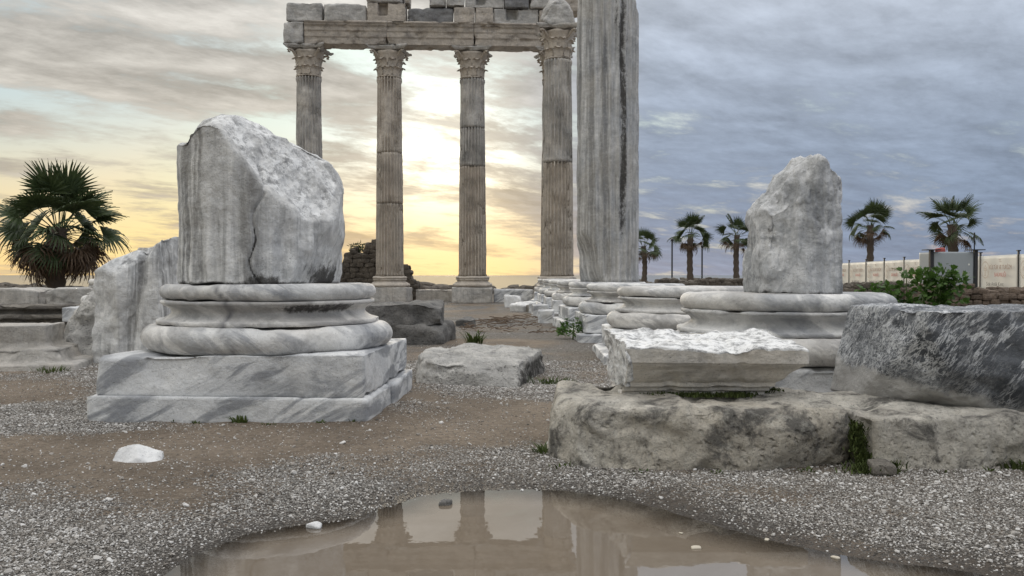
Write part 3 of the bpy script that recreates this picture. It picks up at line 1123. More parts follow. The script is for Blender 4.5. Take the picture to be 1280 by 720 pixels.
# ------------------------------------------------------------------ stumps and the tall shaft
def left_stump():
    c = np.array((-1.470, 5.06, 1.15))
    zb = lb['top'] - c[2]
    planes = [((0, 0, -1), None), ((.190, -.135, .135), (-1.14, 5.16, 1.50)), ((.90, -.25, -.36), (-1.06, 4.9, .95)), ((0, 0, 1), (-1.5, 5, 1.74)), ((-.62, -.78, .0), (-1.762, 4.693, 1.1)), ((.1, .95, .2), (-1.45, 5.46, 1.4))]
    out = []
    for n, q in planes:
        n = np.array(n, float)
        n /= np.linalg.norm(n)
        out.append((n, -zb if q is None else float(n @ (np.array(q) - c))))
    V, F = rock(out, (.47, .47, .5), (96, 96, 96), 90, 7, (), 0, 4, cyl=.470)
    # the broken crown: a round knob on the left, a shoulder falling to the right
    sx = np.array([-1.96, -1.948, -1.925, -1.868, -1.788, -1.755, -1.70, -1.63, -1.537, -1.456, -1.395, -1.30, -1.206, -1.11, -1.064, -1.036, -1.005, -.98]) - c[0]
    sz = np.array([1.30, 1.36, 1.455, 1.525, 1.585, 1.640, 1.677, 1.688, 1.667, 1.62, 1.566, 1.535, 1.497, 1.45, 1.38, 1.30, 1.24, 1.2]) - c[2]
    lim = np.interp(V[:, 0], sx, sz) - (1.2 + 1.5 * sstep(-.15, -.40, V[:, 0])) * np.clip(np.abs(V[:, 1] + .02) - .10, 0, 1) ** 2
    dz = lim - V[:, 2]
    V[:, 2] = np.where(V[:, 2] > .1, V[:, 2] + np.minimum(0, dz), V[:, 2])
    V = rough(V, F, ((2.2, .016, 4), (7, .011, 4), (24, .004, 3)), 7, .018, 4)
    # worn flutes on the old front skin
    N = vnormals(V, F)
    brk = sstep(.45, .42, np.hypot(V[:, 0], V[:, 1])) * sstep(-.2, .0, V[:, 2])
    V -= N * (brk * .035 * np.abs(fbm(V, 5, 4, 19)))[:, None]
    a = np.arctan2(V[:, 1], V[:, 0])
    fl = np.cos(a * 24) * .5 + .5
    skin = sstep(.40, .45, np.hypot(V[:, 0], V[:, 1])) * (1 - np.abs(N[:, 2])) * sstep(.35, -.1, V[:, 2]) * sstep(-.3, .3, fbm(V, 3, 2, 4) + .25)
    V -= N * (fl * .010 * skin)[:, None]
    # a split running down the right of the front face
    front = V[:, 1] < 0
    zz = V[:, 2]
    xc = .075 + .045 * np.sin(zz * 7 + 1) + .02 * np.sin(zz * 23) + .06 * sstep(-.1, -.42, zz)
    cr = np.exp(-((V[:, 0] - xc) / .007) ** 2) * front * sstep(.30, .15, zz)
    V -= N * (cr * .022)[:, None]
    # black lichen along the foot
    P = V * 1.0
    st = sstep(.16, .0, zz - zb) * front * sstep(-.02, .08, V[:, 0]) * (sstep(.30, .42, V[:, 0]) * 1.0 + .9 * np.exp(-((V[:, 0] - .12) / .06) ** 2) * sstep(.11, .03, zz - zb))
    st = np.maximum(st, .75 * sstep(.30, .42, V[:, 0]) * sstep(.30, .02, zz - zb) * front)
    st = np.maximum(st, .95 * sstep(.25, .36, V[:, 0]) * sstep(.22, .0, zz - zb) * (V[:, 1] < .1))
    st = np.maximum(st, .9 * np.exp(-((V[:, 0] - .13) / .09) ** 4) * sstep(.07, .02, zz - zb) * front)
    st = np.maximum(st, cr * sstep(.0, -.25, zz) * 1.0)
    st = np.maximum(st, .55 * sstep(.022, .008, zz - zb) * front)
    V[:, 2] = np.maximum(V[:, 2], zb - .004)
    o = obj('column_stump', mesh('column_stump', V, F, M['stump_marble'], True, {'stain': np.clip(st, 0, 1), 'pale_mix': .52 * sstep(.445, .42, np.hypot(V[:, 0], V[:, 1])) * sstep(-.25, -.05, zz)}), None, c)  # colour turns paler on the facet and crown, inside the round skin
    tag(o, 'broad rounded marble column stump with streaked face, cracked, standing on the large base', 'column stump', kind='thing')


left_stump()


def right_stump():
    zc = 1.03
    c = np.array((1.635, 4.98, zc))
    zb = ROW_TOP - zc
    spec = [((0, 0, -1), (1.6, 5, ROW_TOP)), ((-.99, -.12, .015), (1.405, 4.95, .80)), ((-.50, -.86, .02), (1.52, 4.80, .8)),
            ((.30, -.95, .03), (1.72, 4.775, .8)), ((.93, -.36, .0), (1.872, 4.90, 1.0)), ((.99, .1, -.07), (1.895, 5, 1.1)),
            ((-.1, .98, .05), (1.63, 5.20, 1)), ((-.73, -.12, .68), (1.405, 4.95, 1.115)), ((.62, .06, .78), (1.665, 4.98, 1.450)),
            ((-.60, -.62, .50), (1.50, 4.84, 1.15))]
    pl = []
    for n, q in spec:
        n = np.array(n, float)
        n /= np.linalg.norm(n)
        pl.append((n, float(n @ (np.array(q) - c))))
    V, F = rock(pl, (.26, .22, .4), (60, 54, 90), 230, 23, ((2.5, .006, 3), (26, .006, 3)), .012, 9)
    V += vnormals(V, F) * (.026 - .075 * np.abs(fbm(V * np.array((1, 1, .30)), 7, 4, 24)))[:, None]
    V[:, 0] = V[:, 0] * .91 + .012
    V[:, 2] = np.maximum(V[:, 2], zb - .004)
    o = obj('marble_fragment', mesh('marble_fragment', V, F, M['crystal_marble'], True, {'stain': .5 * sstep(.02, .0, V[:, 2] - zb)}), None, c)
    tag(o, 'pointed upright fragment of rough grey marble standing on a column base', 'column stump')


right_stump()


def flute(th, n=24):
    f = (th * n / (2 * pi)) % 1.0
    g = np.clip((f - .09) / .82, 0, 1)
    return np.sin(pi * g) ** .42 * ((f > .09) & (f < .91))


def tall_shaft():
    x, y = ROWPOS[3]
    z0 = ROW_TOP - .004
    Hh = 6.3
    prof = [(.488 - .010 * t, Hh * t) for t in np.linspace(0, 1, 110)]
    prof[0] = (.505, 0)
    prof[1] = (.495, .05)

    def rf(RR, th, z):
        P = np.stack([np.cos(th) * .5, np.sin(th) * .5, z * .35], -1).reshape(-1, 3)
        er = fbm(P, 2.6, 3, 61).reshape(th.shape)
        a = np.degrees(th)                       # -90 (270) faces the camera
        a = np.where(a > 180, a - 360, a)
        cut = sstep(-112, -100, a) * sstep(-20, -35, a)
        smoothp = sstep(-165, -150, a) * sstep(-112, -118, a)
        d = flute(th) * .055 * (np.clip(.70 + er, 0, 1)) * (1 - .75 * smoothp)
        r = RR - d * (RR > .1) - .018 * cut * np.clip(er + .4, 0, 1)
        cx, cy = np.cos(th), np.sin(th)
        # splits: lower left corner spalled away, upper right shoulder stepped back
        for n, h in (((-.90, -.38, 0), .470),):
            pass
        k1 = .26 + .235 * sstep(.0, 1.05, z) ** .8 + .03 * np.sin(z * 9)
        q = -cx * .92 - cy * .39
        r = np.where((q > .05) & (RR > .1) & (z < 1.1), np.minimum(r, k1 / np.maximum(q, .05)), r)
        k2 = np.where(z > 4.35, .40 - .05 * sstep(4.55, 5.0, z) - .02 * np.sin(z * 6), 9.0)
        k2 = np.where((z > 4.10) & (z <= 4.35), .485 - .085 * sstep(4.10, 4.35, z), k2)
        q2 = cx
        r = np.where((q2 > .05) & (RR > .1), np.minimum(r, k2 / np.maximum(q2, .05)), r)
        k3 = np.where(z > 5.4, .48 - .45 * sstep(5.4, 6.3, z), 9.0)
        q3 = -cx * .7 + cy * .7
        r = np.where((q3 > .05) & (RR > .1), np.minimum(r, k3 / np.maximum(q3, .05)), r)
        return np.maximum(r, .001)
    V, F = lathe(prof, 216, 62, ((1.6, .010, 3), (6, .006, 3)), .012, 3, rf)
    a = np.degrees(np.arctan2(V[:, 1], V[:, 0]))
    st = np.exp(-((a + 66 + 2.5 * np.sin(V[:, 2] * 2.1)) / 9.5) ** 2) * sstep(.2, 1.0, V[:, 2]) * (.80 + .22 * fbm(V, 2.5, 3, 5))
    st = np.maximum(st, .55 * np.exp(-((a + 80) / 4) ** 2) * sstep(3.0, 4.0, V[:, 2]))
    st = np.maximum(st, .5 * np.exp(-((a + 52) / 2.5) ** 2) * sstep(2.2, 3.0, V[:, 2]))
    o = obj('column_shaft', mesh('column_shaft', V, F, M['shaft_grey'], True, {'stain': st}), None, (x, y, z0))
    tag(o, 'tall broken grey marble column shaft with a black streak, standing on a row base', 'column shaft', kind='thing')


tall_shaft()


# ------------------------------------------------------------------ standing columns with Corinthian capitals
COL_Y = 30.3
CAP_Z, TOP_Z = 7.60, 8.655


def leaf_mesh():
    """one acanthus leaf: a lobed tongue that leans out and curls over at its tip"""
    n = 9
    V, F = [], []
    for i in range(n):
        t = i / (n - 1)
        w = .17 * (1 - .50 * t ** 2) * (1 + .18 * cos(t * 18)) * (1 if i < n - 1 else .35)
        out = .03 + .02 * t + .16 * max(0, t - .45) ** 1.6 * 2.2
        z = .40 * (t if t < .82 else .82 - (t - .82) * 1.0)
        for s in (-1, -.5, 0, .5, 1):
            V.append((s * w, -(out - .03 * abs(s) + (.012 if s == 0 else 0)), z))
    for i in range(n - 1):
        for j in range(4):
            a = i * 5 + j
            F.append((a, a + 1, a + 6, a + 5))
    V, F = np.array(V), np.array(F)
    # back skin to give it thickness
    B = V.copy()
    B[:, 1] += .035
    o = len(V)
    F2 = [tuple(o + q for q in f[::-1]) for f in F]
    rim = []
    left = [i * 5 for i in range(n)]
    right = [i * 5 + 4 for i in range(n)]
    topr = [(n - 1) * 5 + j for j in range(5)]
    for chain, flip in ((left, True), (right, False), (topr, True)):
        for a, b in zip(chain[:-1], chain[1:]):
            f = (a, b, b + o, a + o)
            rim.append(f[::-1] if flip else f)
    return np.vstack([V, B]), np.vstack([F, F2, rim])


LEAF = mesh('acanthus_leaf', *leaf_mesh(), None)
LEAF.materials.append(M['column'])


def volute_mesh():
    p = [(0, -.02, 0), (0, -.10, .10), (0, -.20, .20), (0, -.30, .235), (0, -.355, .19), (0, -.34, .135), (0, -.29, .13), (0, -.285, .165)]
    return tube(p, [.035, .04, .045, .045, .042, .036, .03, .02], 7)


VOL = mesh('volute', *volute_mesh(), M['column'])


def abacus(seed):
    G, F = gridbox(24, 24, 5)
    V = G.copy()
    hw = .70
    for ax, o in ((0, 1), (1, 0)):
        V[:, ax] = G[:, ax] * (hw - .16 * (1 - np.minimum(1, np.abs(G[:, o])) ** 2) * np.abs(G[:, ax]))
    s = .90 + .10 * sstep(-1, .3, G[:, 2])
    V[:, 0] *= s
    V[:, 1] *= s
    V[:, 2] = G[:, 2] * .065
    return rough(V, F, ((3, .03, 3), (10, .012, 2)), seed, .05, 4), F


def standing_column(label, x, y, seed, joints, mats, worn, ground_z, rb=.485, rt=.415):
    t = thing('standing_column', label, 'column', (x, y, ground_z), R(seed % 5 - 2), 'standing columns with capitals')
    z0 = -ground_z
    ph = .33 - ground_z
    V, F = rock(block_planes(.70, .70, ph / 2, seed, .015, 3, .96), (.70, .70, ph / 2), (20, 20, 16), 50, seed, ((2.5, .012, 3), (10, .006, 2)), .02, 4)
    obj('plinth', mesh('plinth', V, F, M['column_grey']), t, (0, 0, ph / 2))
    b = [(.40, 0), (.66, .01)] + arc(.63, .075, .075, -80, 80, 8, .066) + [(.61, .155), (.61, .175)] + \
        [(.545 + .05 * (1 - sin(pi * (i / 6) * .96 + .06)), .18 + .08 * i / 6) for i in range(7)] + [(.59, .27), (.59, .285)] + \
        arc(.55, .335, .05, -80, 80, 7, .045) + [(.50, .39), (.40, .395)]
    V, F = lathe(b, 56, seed, ((3, .010, 3),), .02, 4)
    obj('base', mesh('base', V, F, M['column']), t, (0, 0, z0 + .325))
    zz = [.72] + joints + [CAP_Z]
    for s in range(len(zz) - 1):
        a_, b_ = zz[s], zz[s + 1] - .004
        n = max(10, int((b_ - a_) * 12))
        prof = []
        for i in range(n + 1):
            z = a_ + (b_ - a_) * i / n
            u = (z - .72) / (CAP_Z - .72)
            r = rb + (rt - rb) * u ** 1.5
            if s == 0 and i == 0:
                r += .035
            if s == len(zz) - 2 and i >= n - 1:
                r += .030
            prof.append((r - (.004 if i in (0, n) and not (s == 0 and i == 0) else 0), z - a_))
        wn = worn[s]

        def rf(RR, th, z, sd=seed + s, wn=wn):
            P = np.stack([np.cos(th) * .5, np.sin(th) * .5, z * .6], -1).reshape(-1, 3)
            er = fbm(P, 1.9, 4, sd).reshape(th.shape)
            return RR - (RR > .1) * flute(th) * .11 * np.clip(1.10 - wn + er * (.5 + 1.3 * wn), 0, 1)
        V, F = lathe(prof, 288, seed + s, ((1.4, .012, 3), (6, .006, 3)), .022, 2.5, rf)
        obj('drum', mesh('drum', V, F, M[mats[s]]), t, (0, 0, z0 + a_))
    # capital
    hcap = TOP_Z - CAP_Z
    bell = [(.40, 0), (.43, .01), (.445, .03), (.43, .055), (.405, .07)] + [(.40 + .16 * (i / 10) ** 2.6, .08 + .80 * i / 10) for i in range(11)] + [(.40, .90)]
    V, F = lathe(bell, 48, seed + 20, ((4, .02, 3),), .03, 4)
    cp = obj('capital', mesh('capital', V, F, M['column']), t, (0, 0, z0 + CAP_Z))
    V, F = abacus(seed + 21)
    obj('abacus', mesh('abacus', V, F, M['column_grey']), cp, (0, 0, hcap - .072))
    rs = random.Random(seed)
    for row, (zr, n, ro, sc) in enumerate(((.07, 8, .38, .95), (.32, 8, .395, 1.05))):
        for i in range(n):
            a = 2 * pi * (i + .5 * row) / n
            o = obj('acanthus_leaf', LEAF, cp, (cos(a) * ro, sin(a) * ro, zr), (rs.uniform(-.06, .06), rs.uniform(-.06, .06), a + pi / 2), (sc * rs.uniform(.9, 1.1), sc, sc * rs.uniform(.88, 1.06)))
    for i in range(4):
        a = pi / 4 + i * pi / 2
        obj('volute', VOL, cp, (cos(a) * .42, sin(a) * .42, .66), (0, 0, a + pi / 2), (1.3, 1.05, .95))
    return t


COLX = [-7.06, -4.28, -1.39, 1.50]
ys = [29.85, 30.0, 30.15, 30.3]
lab = ['fluted standing column at the far open end of the entablature, partly behind the rounded stump',
       'fluted standing column next to the dark rubble wall',
       'fluted standing column between the two low marble blocks, sea on both sides',
       'fluted standing column under the corner, almost hidden by the single column before it']
for i in range(4):
    g = gzs(COLX[i], ys[i]) - .01
    standing_column(lab[i], COLX[i], ys[i], 400 + i * 31, [[4.15], [3.25, 5.0], [4.55, 5.9], [4.2]][i],
                    [['column', 'column_grey'], ['column', 'column', 'column'], ['column', 'column_grey', 'column_grey'], ['column', 'column_grey']][i],
                    [[.1, .6], [.05, .2, .6], [.05, .3, .8], [.1, .6]][i], g)
g = gzs(1.465, 27.5) - .01
standing_column('fluted standing column with a broken block on its capital, nearest to the row of bases', 1.47, 27.5, 560, [4.35],
                ['column', 'column_grey'], [.0, .6], g, .50, .43)


# ------------------------------------------------------------------ entablature
def beam(hx, hy, hz, fascia, seed, n=(40, 10, 26), chip=.05):
    G, F = gridbox(*n)
    V = G * np.array((hx, hy, hz))
    if fascia:
        w = (G[:, 2] + 1) / 2
        off = np.where(w < .06, -.0, 0) + np.where(w > .30, .035, 0) + np.where(w > .58, .035, 0) + np.where(w > .82, .06, 0) + np.where(w > .90, .05, 0)
        V[:, 1] += np.sign(G[:, 1]) * np.where(np.abs(G[:, 1]) > .99, off, off * np.abs(G[:, 1]))
    # pull corners in a little and break the edges
    V = rough(V, F, ((1.3, .018, 3), (5, .014, 3)), seed, chip, 2.6)
    return V, F


ent = thing('entablature', 'broken marble entablature of long fascia beams and stacked blocks on the standing columns', 'entablature', (0, 30.08, TOP_Z))
ENT_RZ = math.atan2(.45, 8.56)
ent.rotation_euler = (0, 0, ENT_RZ)
PXM = FPX / 30.08


def ex(px):
    return (px - 640) / PXM


def ez(py):
    return EYE + (HZ - py) / PXM - TOP_Z


AH = (ez(36) - .0) / 2
joints = [(361, 386.5), (387.5, 486), (487.5, 591.5), (593, 708)]
for i, (a, b) in enumerate(joints):
    hx = (ex(b) - ex(a)) / 2
    V, F = beam(hx + .022, .36 + .02 * (i == 0), AH, i > 0, 600 + i, (int(12 + hx * 26), 10, 30), .07)
    if i == 0:
        V, F = rock(block_planes(hx, .40, AH * .97, 77, .05, 5, .9), (hx, .4, AH), (22, 22, 22), 30, 77, ((2, .04, 3), (8, .015, 2)), .04, 4)
    obj('architrave_block', mesh('architrave_block', V, F, M['entab_light' if i == 0 else 'entab']), ent, ((ex(a) + ex(b)) / 2, 0, AH + .003))

course = [(365, 408, 13, 35.5, 'entab_light', 0), (409.5, 462, 14, 35.5, 'entab_light', 2), (463, 510, 13, 35.5, 'entab', 1), (512, 567, 16, 35.5, 'entab_dark', 2),
          (568, 593.5, 16, 35.5, 'entab', 0), (594.5, 616, 16.5, 35.5, 'entab', 0), (617, 672, 17, 35.5, 'entab_light', 1), (673, 692, 18, 35.5, 'entab', 0),
          (462, 506, -12, 12, 'entab_light', 2), (507, 514.5, -4, 12.6, 'entab', 0), (538, 558, -9, 15, 'entab_light', 0), (559, 581, 1, 15.4, 'entab_light', 2),
          (582, 629, -1, 15.6, 'entab_light', 1), (630, 660, -11, 16.2, 'entab_dark', 0), (661, 700, -12, 16.4, 'entab_light', 2), (704, 726, -5, 19, 'entab', 2),
          (590, 640, -22, -2, 'entab', 2), (642, 690, -26, -13, 'entab_light', 0)]
for i, (a, b, t_, bo, mt, kind) in enumerate(course):
    hx, hz = (ex(b) - ex(a)) / 2, (ez(t_) - ez(bo)) / 2
    hy = .34 + .05 * ((i * 7) % 3)
    n = (int(10 + hx * 18), 12, 16)
    if kind == 1:                      # block with a square socket cut into its face
        G, F = gridbox(30, 12, 24)
        V = G * np.array((hx - .004, hy, hz - .003))
        inn = (np.abs(G[:, 0] + .18) < .24) & (G[:, 2] > -.35) & (np.abs(G[:, 2] - .35) < .75) & (G[:, 1] < -.99)
        V[inn, 1] += .28
        V = rough(V, F, ((2, .012, 3),), 640 + i, .03, 4)
    else:
        V, F = rock(block_planes(hx - .004, hy, hz - .003, 640 + i, .02 + .03 * kind, 2 + 3 * kind, .95 - .02 * kind), (hx, hy, hz), n, 44 - 8 * kind, 640 + i,
                    ((2, .02 + .015 * kind, 3), (7, .012, 3)), .04, 4)
    obj('frieze_block' if i < 8 else 'upper_block', mesh('frieze_block', V, F, M[mt]), ent, ((ex(a) + ex(b)) / 2, -.02 * ((i * 5) % 3), (ez(t_) + ez(bo)) / 2 + .004))

# the block left on top of the nearer column
V, F = rock([((-.85, -.2, .3), .42), ((.9, 0, .25), .40), ((0, -1, .1), .42), ((0, 1, .1), .42), ((0, 0, -1), .45), ((.25, -.3, .9), .42), ((-.5, -.5, .7), .44), ((-.6, .1, -.6), .50), ((.7, -.4, .6), .46)],
            (.45, .42, .45), (26, 26, 26), 26, 71, ((2, .07, 4), (7, .03, 3)), .05, 4)
o = obj('broken_block', mesh('broken_block', V, F, M['entab_light']), None, (1.47, 27.5, TOP_Z + .435))
tag(o, 'rough broken marble block left on the capital of the single nearer column', 'stone block')


# ------------------------------------------------------------------ front right: slabs and the stones on them
def stone_obj(name, label, cat, planes, dims, n, p, seed, layers, chip, cs, mat, loc, rz=0, attrs=None, group=None):
    V, F = rock(planes, dims, n, p, seed, layers, chip, cs)
    a = attrs(V) if attrs else None
    o = obj(name, mesh(name, V, F, M[mat], True, a), None, loc, (0, 0, rz))
    return tag(o, label, cat, group)


stone_obj('foundation_slab', 'pitted rough limestone slab beside the puddle, the moulded block resting on it', 'stone slab',
          [((0, -1, .10), .335), ((-.80, -.50, .10), .575), ((-1, .1, .12), .600), ((1, -.05, .06), .605), ((0, 1, .05), .34), ((.02, -.03, 1), .128), ((0, 0, -1), .16),
           ((-.6, -.2, .75), .44), ((.1, -.75, .65), .315), ((-.45, -.75, .6), .47), ((.8, -.5, .35), .66), ((.3, -.9, -.35), .39)],
          (.62, .34, .14), (110, 60, 34), 34, 31, ((1.8, .020, 3), (6, .016, 4), (20, .008, 3)), .030, 6, 'limestone', (.765, 3.645, .105), R(-1))
stone_obj('foundation_slab', 'pitted rough limestone slab with a chiselled line, dark veined block resting on it', 'stone slab',
          [((0, -1, .08), .335), ((-1, -.12, .05), .70), ((1, 0, .05), .72), ((0, 1, .05), .40), ((.0, -.02, 1), .105), ((0, 0, -1), .16), ((.05, -.75, .65), .30), ((-.55, -.8, .2), .74), ((.2, -.8, -.5), .40)],
          (.7, .36, .13), (110, 60, 34), 34, 33, ((1.8, .018, 3), (6, .014, 4), (20, .007, 3)), .028, 6, 'limestone', (2.055, 3.66, .095), R(1))


def moulded_block():
    G, F = gridbox(76, 34, 72)
    w = (G[:, 2] + 1) / 2
    xs = [0, .08, .085, .17, .175, .27, .30, .36, .45, .56, .66, .70, .705, 1.0]
    of = [0, 0, .014, .016, .032, .034, .046, .060, .076, .094, .118, .122, .128, .128]
    off = np.interp(w, xs, of)
    W, D, Hh = .64, .52, .215
    u, v = (G[:, 0] + 1) / 2, (G[:, 1] + 1) / 2
    x = u * (W + off * 1.15)
    y = -off + v * (D + off)
    z = w * Hh
    # top surface broken and rising towards the back
    z = z + sstep(.55, 1, w) * (v * .045 - .012 * u)
    V = np.stack([x, y, z], -1)
    br = sstep(.75, 1, w)
    P = V + 4.2
    V[:, 2] += br * (.026 * fbm(P, 5, 4, 81) + .016 * fbm(P, 16, 4, 83))
    lf = sstep(.10, 0, u)
    V[:, 0] += lf * (.035 * fbm(P, 5, 4, 82) + .012 * fbm(P, 18, 3, 85)) + sstep(.02, 0, u) * (.05 * (1 - w) - .05 * (v - .4))
    V = rough(V, F, ((3, .005, 3), (14, .003, 2)), 84, .012, 7)
    o = obj('moulded_block', mesh('moulded_block', V, F, M['moulded'], True, {'pale_mix': np.maximum(sstep(.93, .99, w) * .8, sstep(.05, .0, u) * .75)}), None, (.462, 3.735, .228), (0, 0, R(-1.5)))  # colour turns paler over the top and the left end
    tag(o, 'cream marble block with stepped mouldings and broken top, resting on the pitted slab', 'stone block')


moulded_block()
dv_c = (2.10, 3.80, .400)


def worn(V):
    return {'worn': np.clip(sstep(.02, -.22, V[:, 2] + .25 * (V[:, 0] + .35)) * .9 + .8 * sstep(-.52, -.66, V[:, 0]), 0, 1)}


stone_obj('dark_block', 'dark blue grey marble block with white veins and flat top, resting on a slab', 'stone block',
          [((0, 0, 1), .208), ((0, 0, -1), .207), ((-.06, -1, .05), .34), ((-.97, -.15, .20), .46), ((-.78, -.55, -.30), .43), ((-.2, -.85, -.55), .345), ((1, 0, .05), .72), ((0, 1, 0), .33), ((-.5, -.8, .35), .52), ((.25, -.9, -.4), .44), ((-.3, -.5, -.8), .33)],
          (.68, .34, .21), (90, 50, 44), 80, 35, ((2.2, .016, 3), (7, .012, 4), (22, .005, 3)), .014, 7, 'dark_marble', dv_c, R(-2), worn)

# ------------------------------------------------------------------ middle distance stones
stone_obj('rough_block', 'low pale pitted block with a dark end lying alone on the gravel path', 'stone block',
          [((-.1, -1, .15), .50), ((-1, -.15, .2), .44), ((1, -.12, .1), .40), ((.1, 1, .1), .52), ((.02, -.05, 1), .10), ((0, 0, -1), .14), ((-.7, -.6, .5), .48), ((.2, -.7, .65), .40), ((-.7, .5, .5), .46)],
          (.42, .5, .12), (60, 60, 24), 30, 37, ((2, .03, 3), (7, .022, 4), (22, .009, 3)), .035, 6, 'limestone_pale', (-.245, 6.35, .07), R(-6),
          lambda V: {'stain': .75 * sstep(.30, .37, V[:, 0]) * sstep(.10, .02, V[:, 2])})
stone_obj('flat_boulder', 'dark grey flat topped slab lying on a lower stone behind the large base', 'stone slab',
          block_planes(.62, .50, .125, 38, .06, 8, .90), (.62, .5, .125), (44, 36, 16), 40, 38, ((2, .035, 4), (8, .014, 3)), .03, 5, 'dark_stone', (-1.42, 9.95, .300), R(4))
stone_obj('under_boulder', 'cracked dark rough stone lying under the flat grey slab', 'stone block',
          block_planes(.60, .50, .15, 39, .06, 8, .88), (.6, .5, .15), (40, 32, 16), 16, 39, ((2, .05, 4), (8, .02, 3)), .06, 4, 'dark_stone', (-1.33, 9.98, .055), R(-3))
stone_obj('white_stone', 'small angular white marble chip lying on the trodden earth', 'loose stone',
          [((-.3, -.5, .8), .024), ((.35, -.3, .85), .026), ((-1, 0, .3), .085), ((1, .1, .2), .090), ((0, -1, .3), .045), ((0, 1, .2), .05), ((0, 0, -1), .03), ((-.6, -.4, .6), .06)],
          (.09, .05, .03), (24, 18, 12), 120, 40, ((12, .005, 3), (40, .002, 2)), 0, 6, 'white_stone', (gpix(160, 585)[0], gpix(160, 580)[1], .026), R(8))
stone_obj('flat_pebble', 'brown rounded stone lying in the mossy gap between the two slabs', 'loose stone', block_planes(.042, .035, .022, 5, .1, 5, .88), (.04, .03, .02), (12, 10, 8), 10, 44, ((12, .005, 2),), 0, 6, 'ledge', (1.40, 3.24, .02))
stone_obj('dark_stone', 'small dark stone sitting in the puddle by its gravel edge', 'loose stone', block_planes(.020, .02, .013, 6, .35, 8, .75), (.02, .02, .013), (10, 10, 8), 9, 45, ((20, .004, 2),), 0, 6, 'dark_stone', (*gpix(557, 624), WATER_Z + .006))
stone_obj('pale_stone', 'small pale flat stone sitting in the shallow puddle margin', 'loose stone', block_planes(.024, .016, .009, 7, .35, 8, .75), (.02, .02, .01), (10, 10, 8), 9, 46, ((20, .004, 2),), 0, 6, 'white_stone', (*gpix(391, 652), WATER_Z + .006))
for i, (px, py, s) in enumerate(((871, 678, .009), (960, 668, .006), (1046, 690, .008), (994, 664, .005), (1072, 681, .005), (852, 660, .004))):
    V, F = rock(block_planes(s * 1.5, s, s * .35, 60 + i, .1, 4, .85), (s * 1.5, s, s * .4), (8, 6, 4), 8, 60 + i, ((30, .001, 2),))
    tag(obj('floating_leaf', mesh('floating_leaf', V, F, M['fallen']), None, (*gpix(px, py), WATER_Z + .002), (0, 0, i * 1.1)),
        'small pale fallen leaf floating on the muddy puddle', 'fallen leaf', 'leaves floating on the puddle')

# white stones and little slabs near the columns
for i, (px, py, d, hx, hy, hz, lb_) in enumerate(((640, 381, 25.5, .24, .2, .2, 'rounded white stone near the standing columns, paler than its neighbours'),
                                                  (657, 390, 22.0, .42, .3, .12, 'long flat white stone beside the end of the row of bases'),
                                                  (668, 391, 21.5, .2, .2, .10, 'small grey stone touching the long flat white stone'),
                                                  (582, 407, 13.6, .15, .13, .07, 'single dark brown stone lying on the pale path'),
                                                  (693, 403, 15.5, .12, .10, .07, 'small dark stone lying beside the step blocks'))):
    x = (px - 640) / FPX * d
    g = gzs(x, d)
    V, F = rock(block_planes(hx, hy, hz, 70 + i, .2, 7, .85), (hx, hy, hz), (20, 16, 12), 12, 70 + i, ((4, .03, 3), (12, .01, 2)), .02, 6)
    tag(obj('loose_stone', mesh('loose_stone', V, F, M['white_stone' if i < 2 else ('ledge' if i == 2 else 'dark_stone')]), None, (x, d, g + hz * .8), (0, 0, i)), lb_, 'loose stone')

# low marble blocks between the column plinths
for i, (px0, px1, top, d, lb_) in enumerate(((615, 664, 0, 30.6, ''), (0, 0, 0, 0, ''))[:0]):
    pass
for i, (x0, x1, zt, y, lb_) in enumerate(((-.66, .76, .26, 30.5, 'low squared grey marble block between the two columns framing the sea'),
                                          (-3.50, -2.10, .22, 31.4, 'low worn marble block beyond the plinths, half hidden by the rubble pier'))):
    g = gzs(0, y)
    hz = (zt - g) / 2 + .02
    hx = (x1 - x0) / 2
    V, F = rock(block_planes(hx, .3, hz, 90 + i, .02, 4, .94), (hx, .3, hz), (30, 12, 14), 40, 90 + i, ((2, .015, 3), (9, .008, 2)), .03, 4)
    tag(obj('low_block', mesh('low_block', V, F, M['marble_block' if i == 0 else 'column_grey']), None, ((x0 + x1) / 2, y, zt - hz)), lb_, 'stone block')


# ------------------------------------------------------------------ left background stones
def fragment_left():
    # curved flake of a fluted shaft standing on its end
    c = np.array((-3.27, 7.45, .45))
    spec = [((0, 0, -1), (-3.2, 7.4, -.03)), ((-.99, -.12, .02), (-3.59, 7.4, .35)), ((-.60, -.10, .80), (-3.53, 7.4, .81)), ((-.40, -.05, .92), (-3.25, 7.4, .965)),
            ((-.40, -.91, .03), (-3.42, 7.18, .4)), ((.40, -.91, .05), (-3.12, 7.20, .4)), ((.98, -.2, .03), (-2.97, 7.4, .5)), ((.1, 1, .1), (-3.2, 7.75, .4)), ((-.1, -.80, .60), (-3.2, 7.22, .87))]
    pl = []
    for n, q in spec:
        n = np.array(n, float)
        n /= np.linalg.norm(n)
        pl.append((n, float(n @ (np.array(q) - c))))
    V, F = rock(pl, (.33, .3, .48), (50, 40, 60), 60, 91, ((2, .03, 4), (6, .016, 4)), .02, 5)
    N = vnormals(V, F)
    gro = np.exp(-((V[:, 0] - .10 - .05 * np.sin(V[:, 2] * 4)) / .045) ** 2) * (V[:, 1] < 0)
    V -= N * (gro * .06)[:, None]
    o = obj('shaft_fragment', mesh('shaft_fragment', V, F, M['stump_marble']), None, c)
    tag(o, 'tall hunched fragment of pale marble with an upright ridge, standing behind the large base', 'stone fragment')


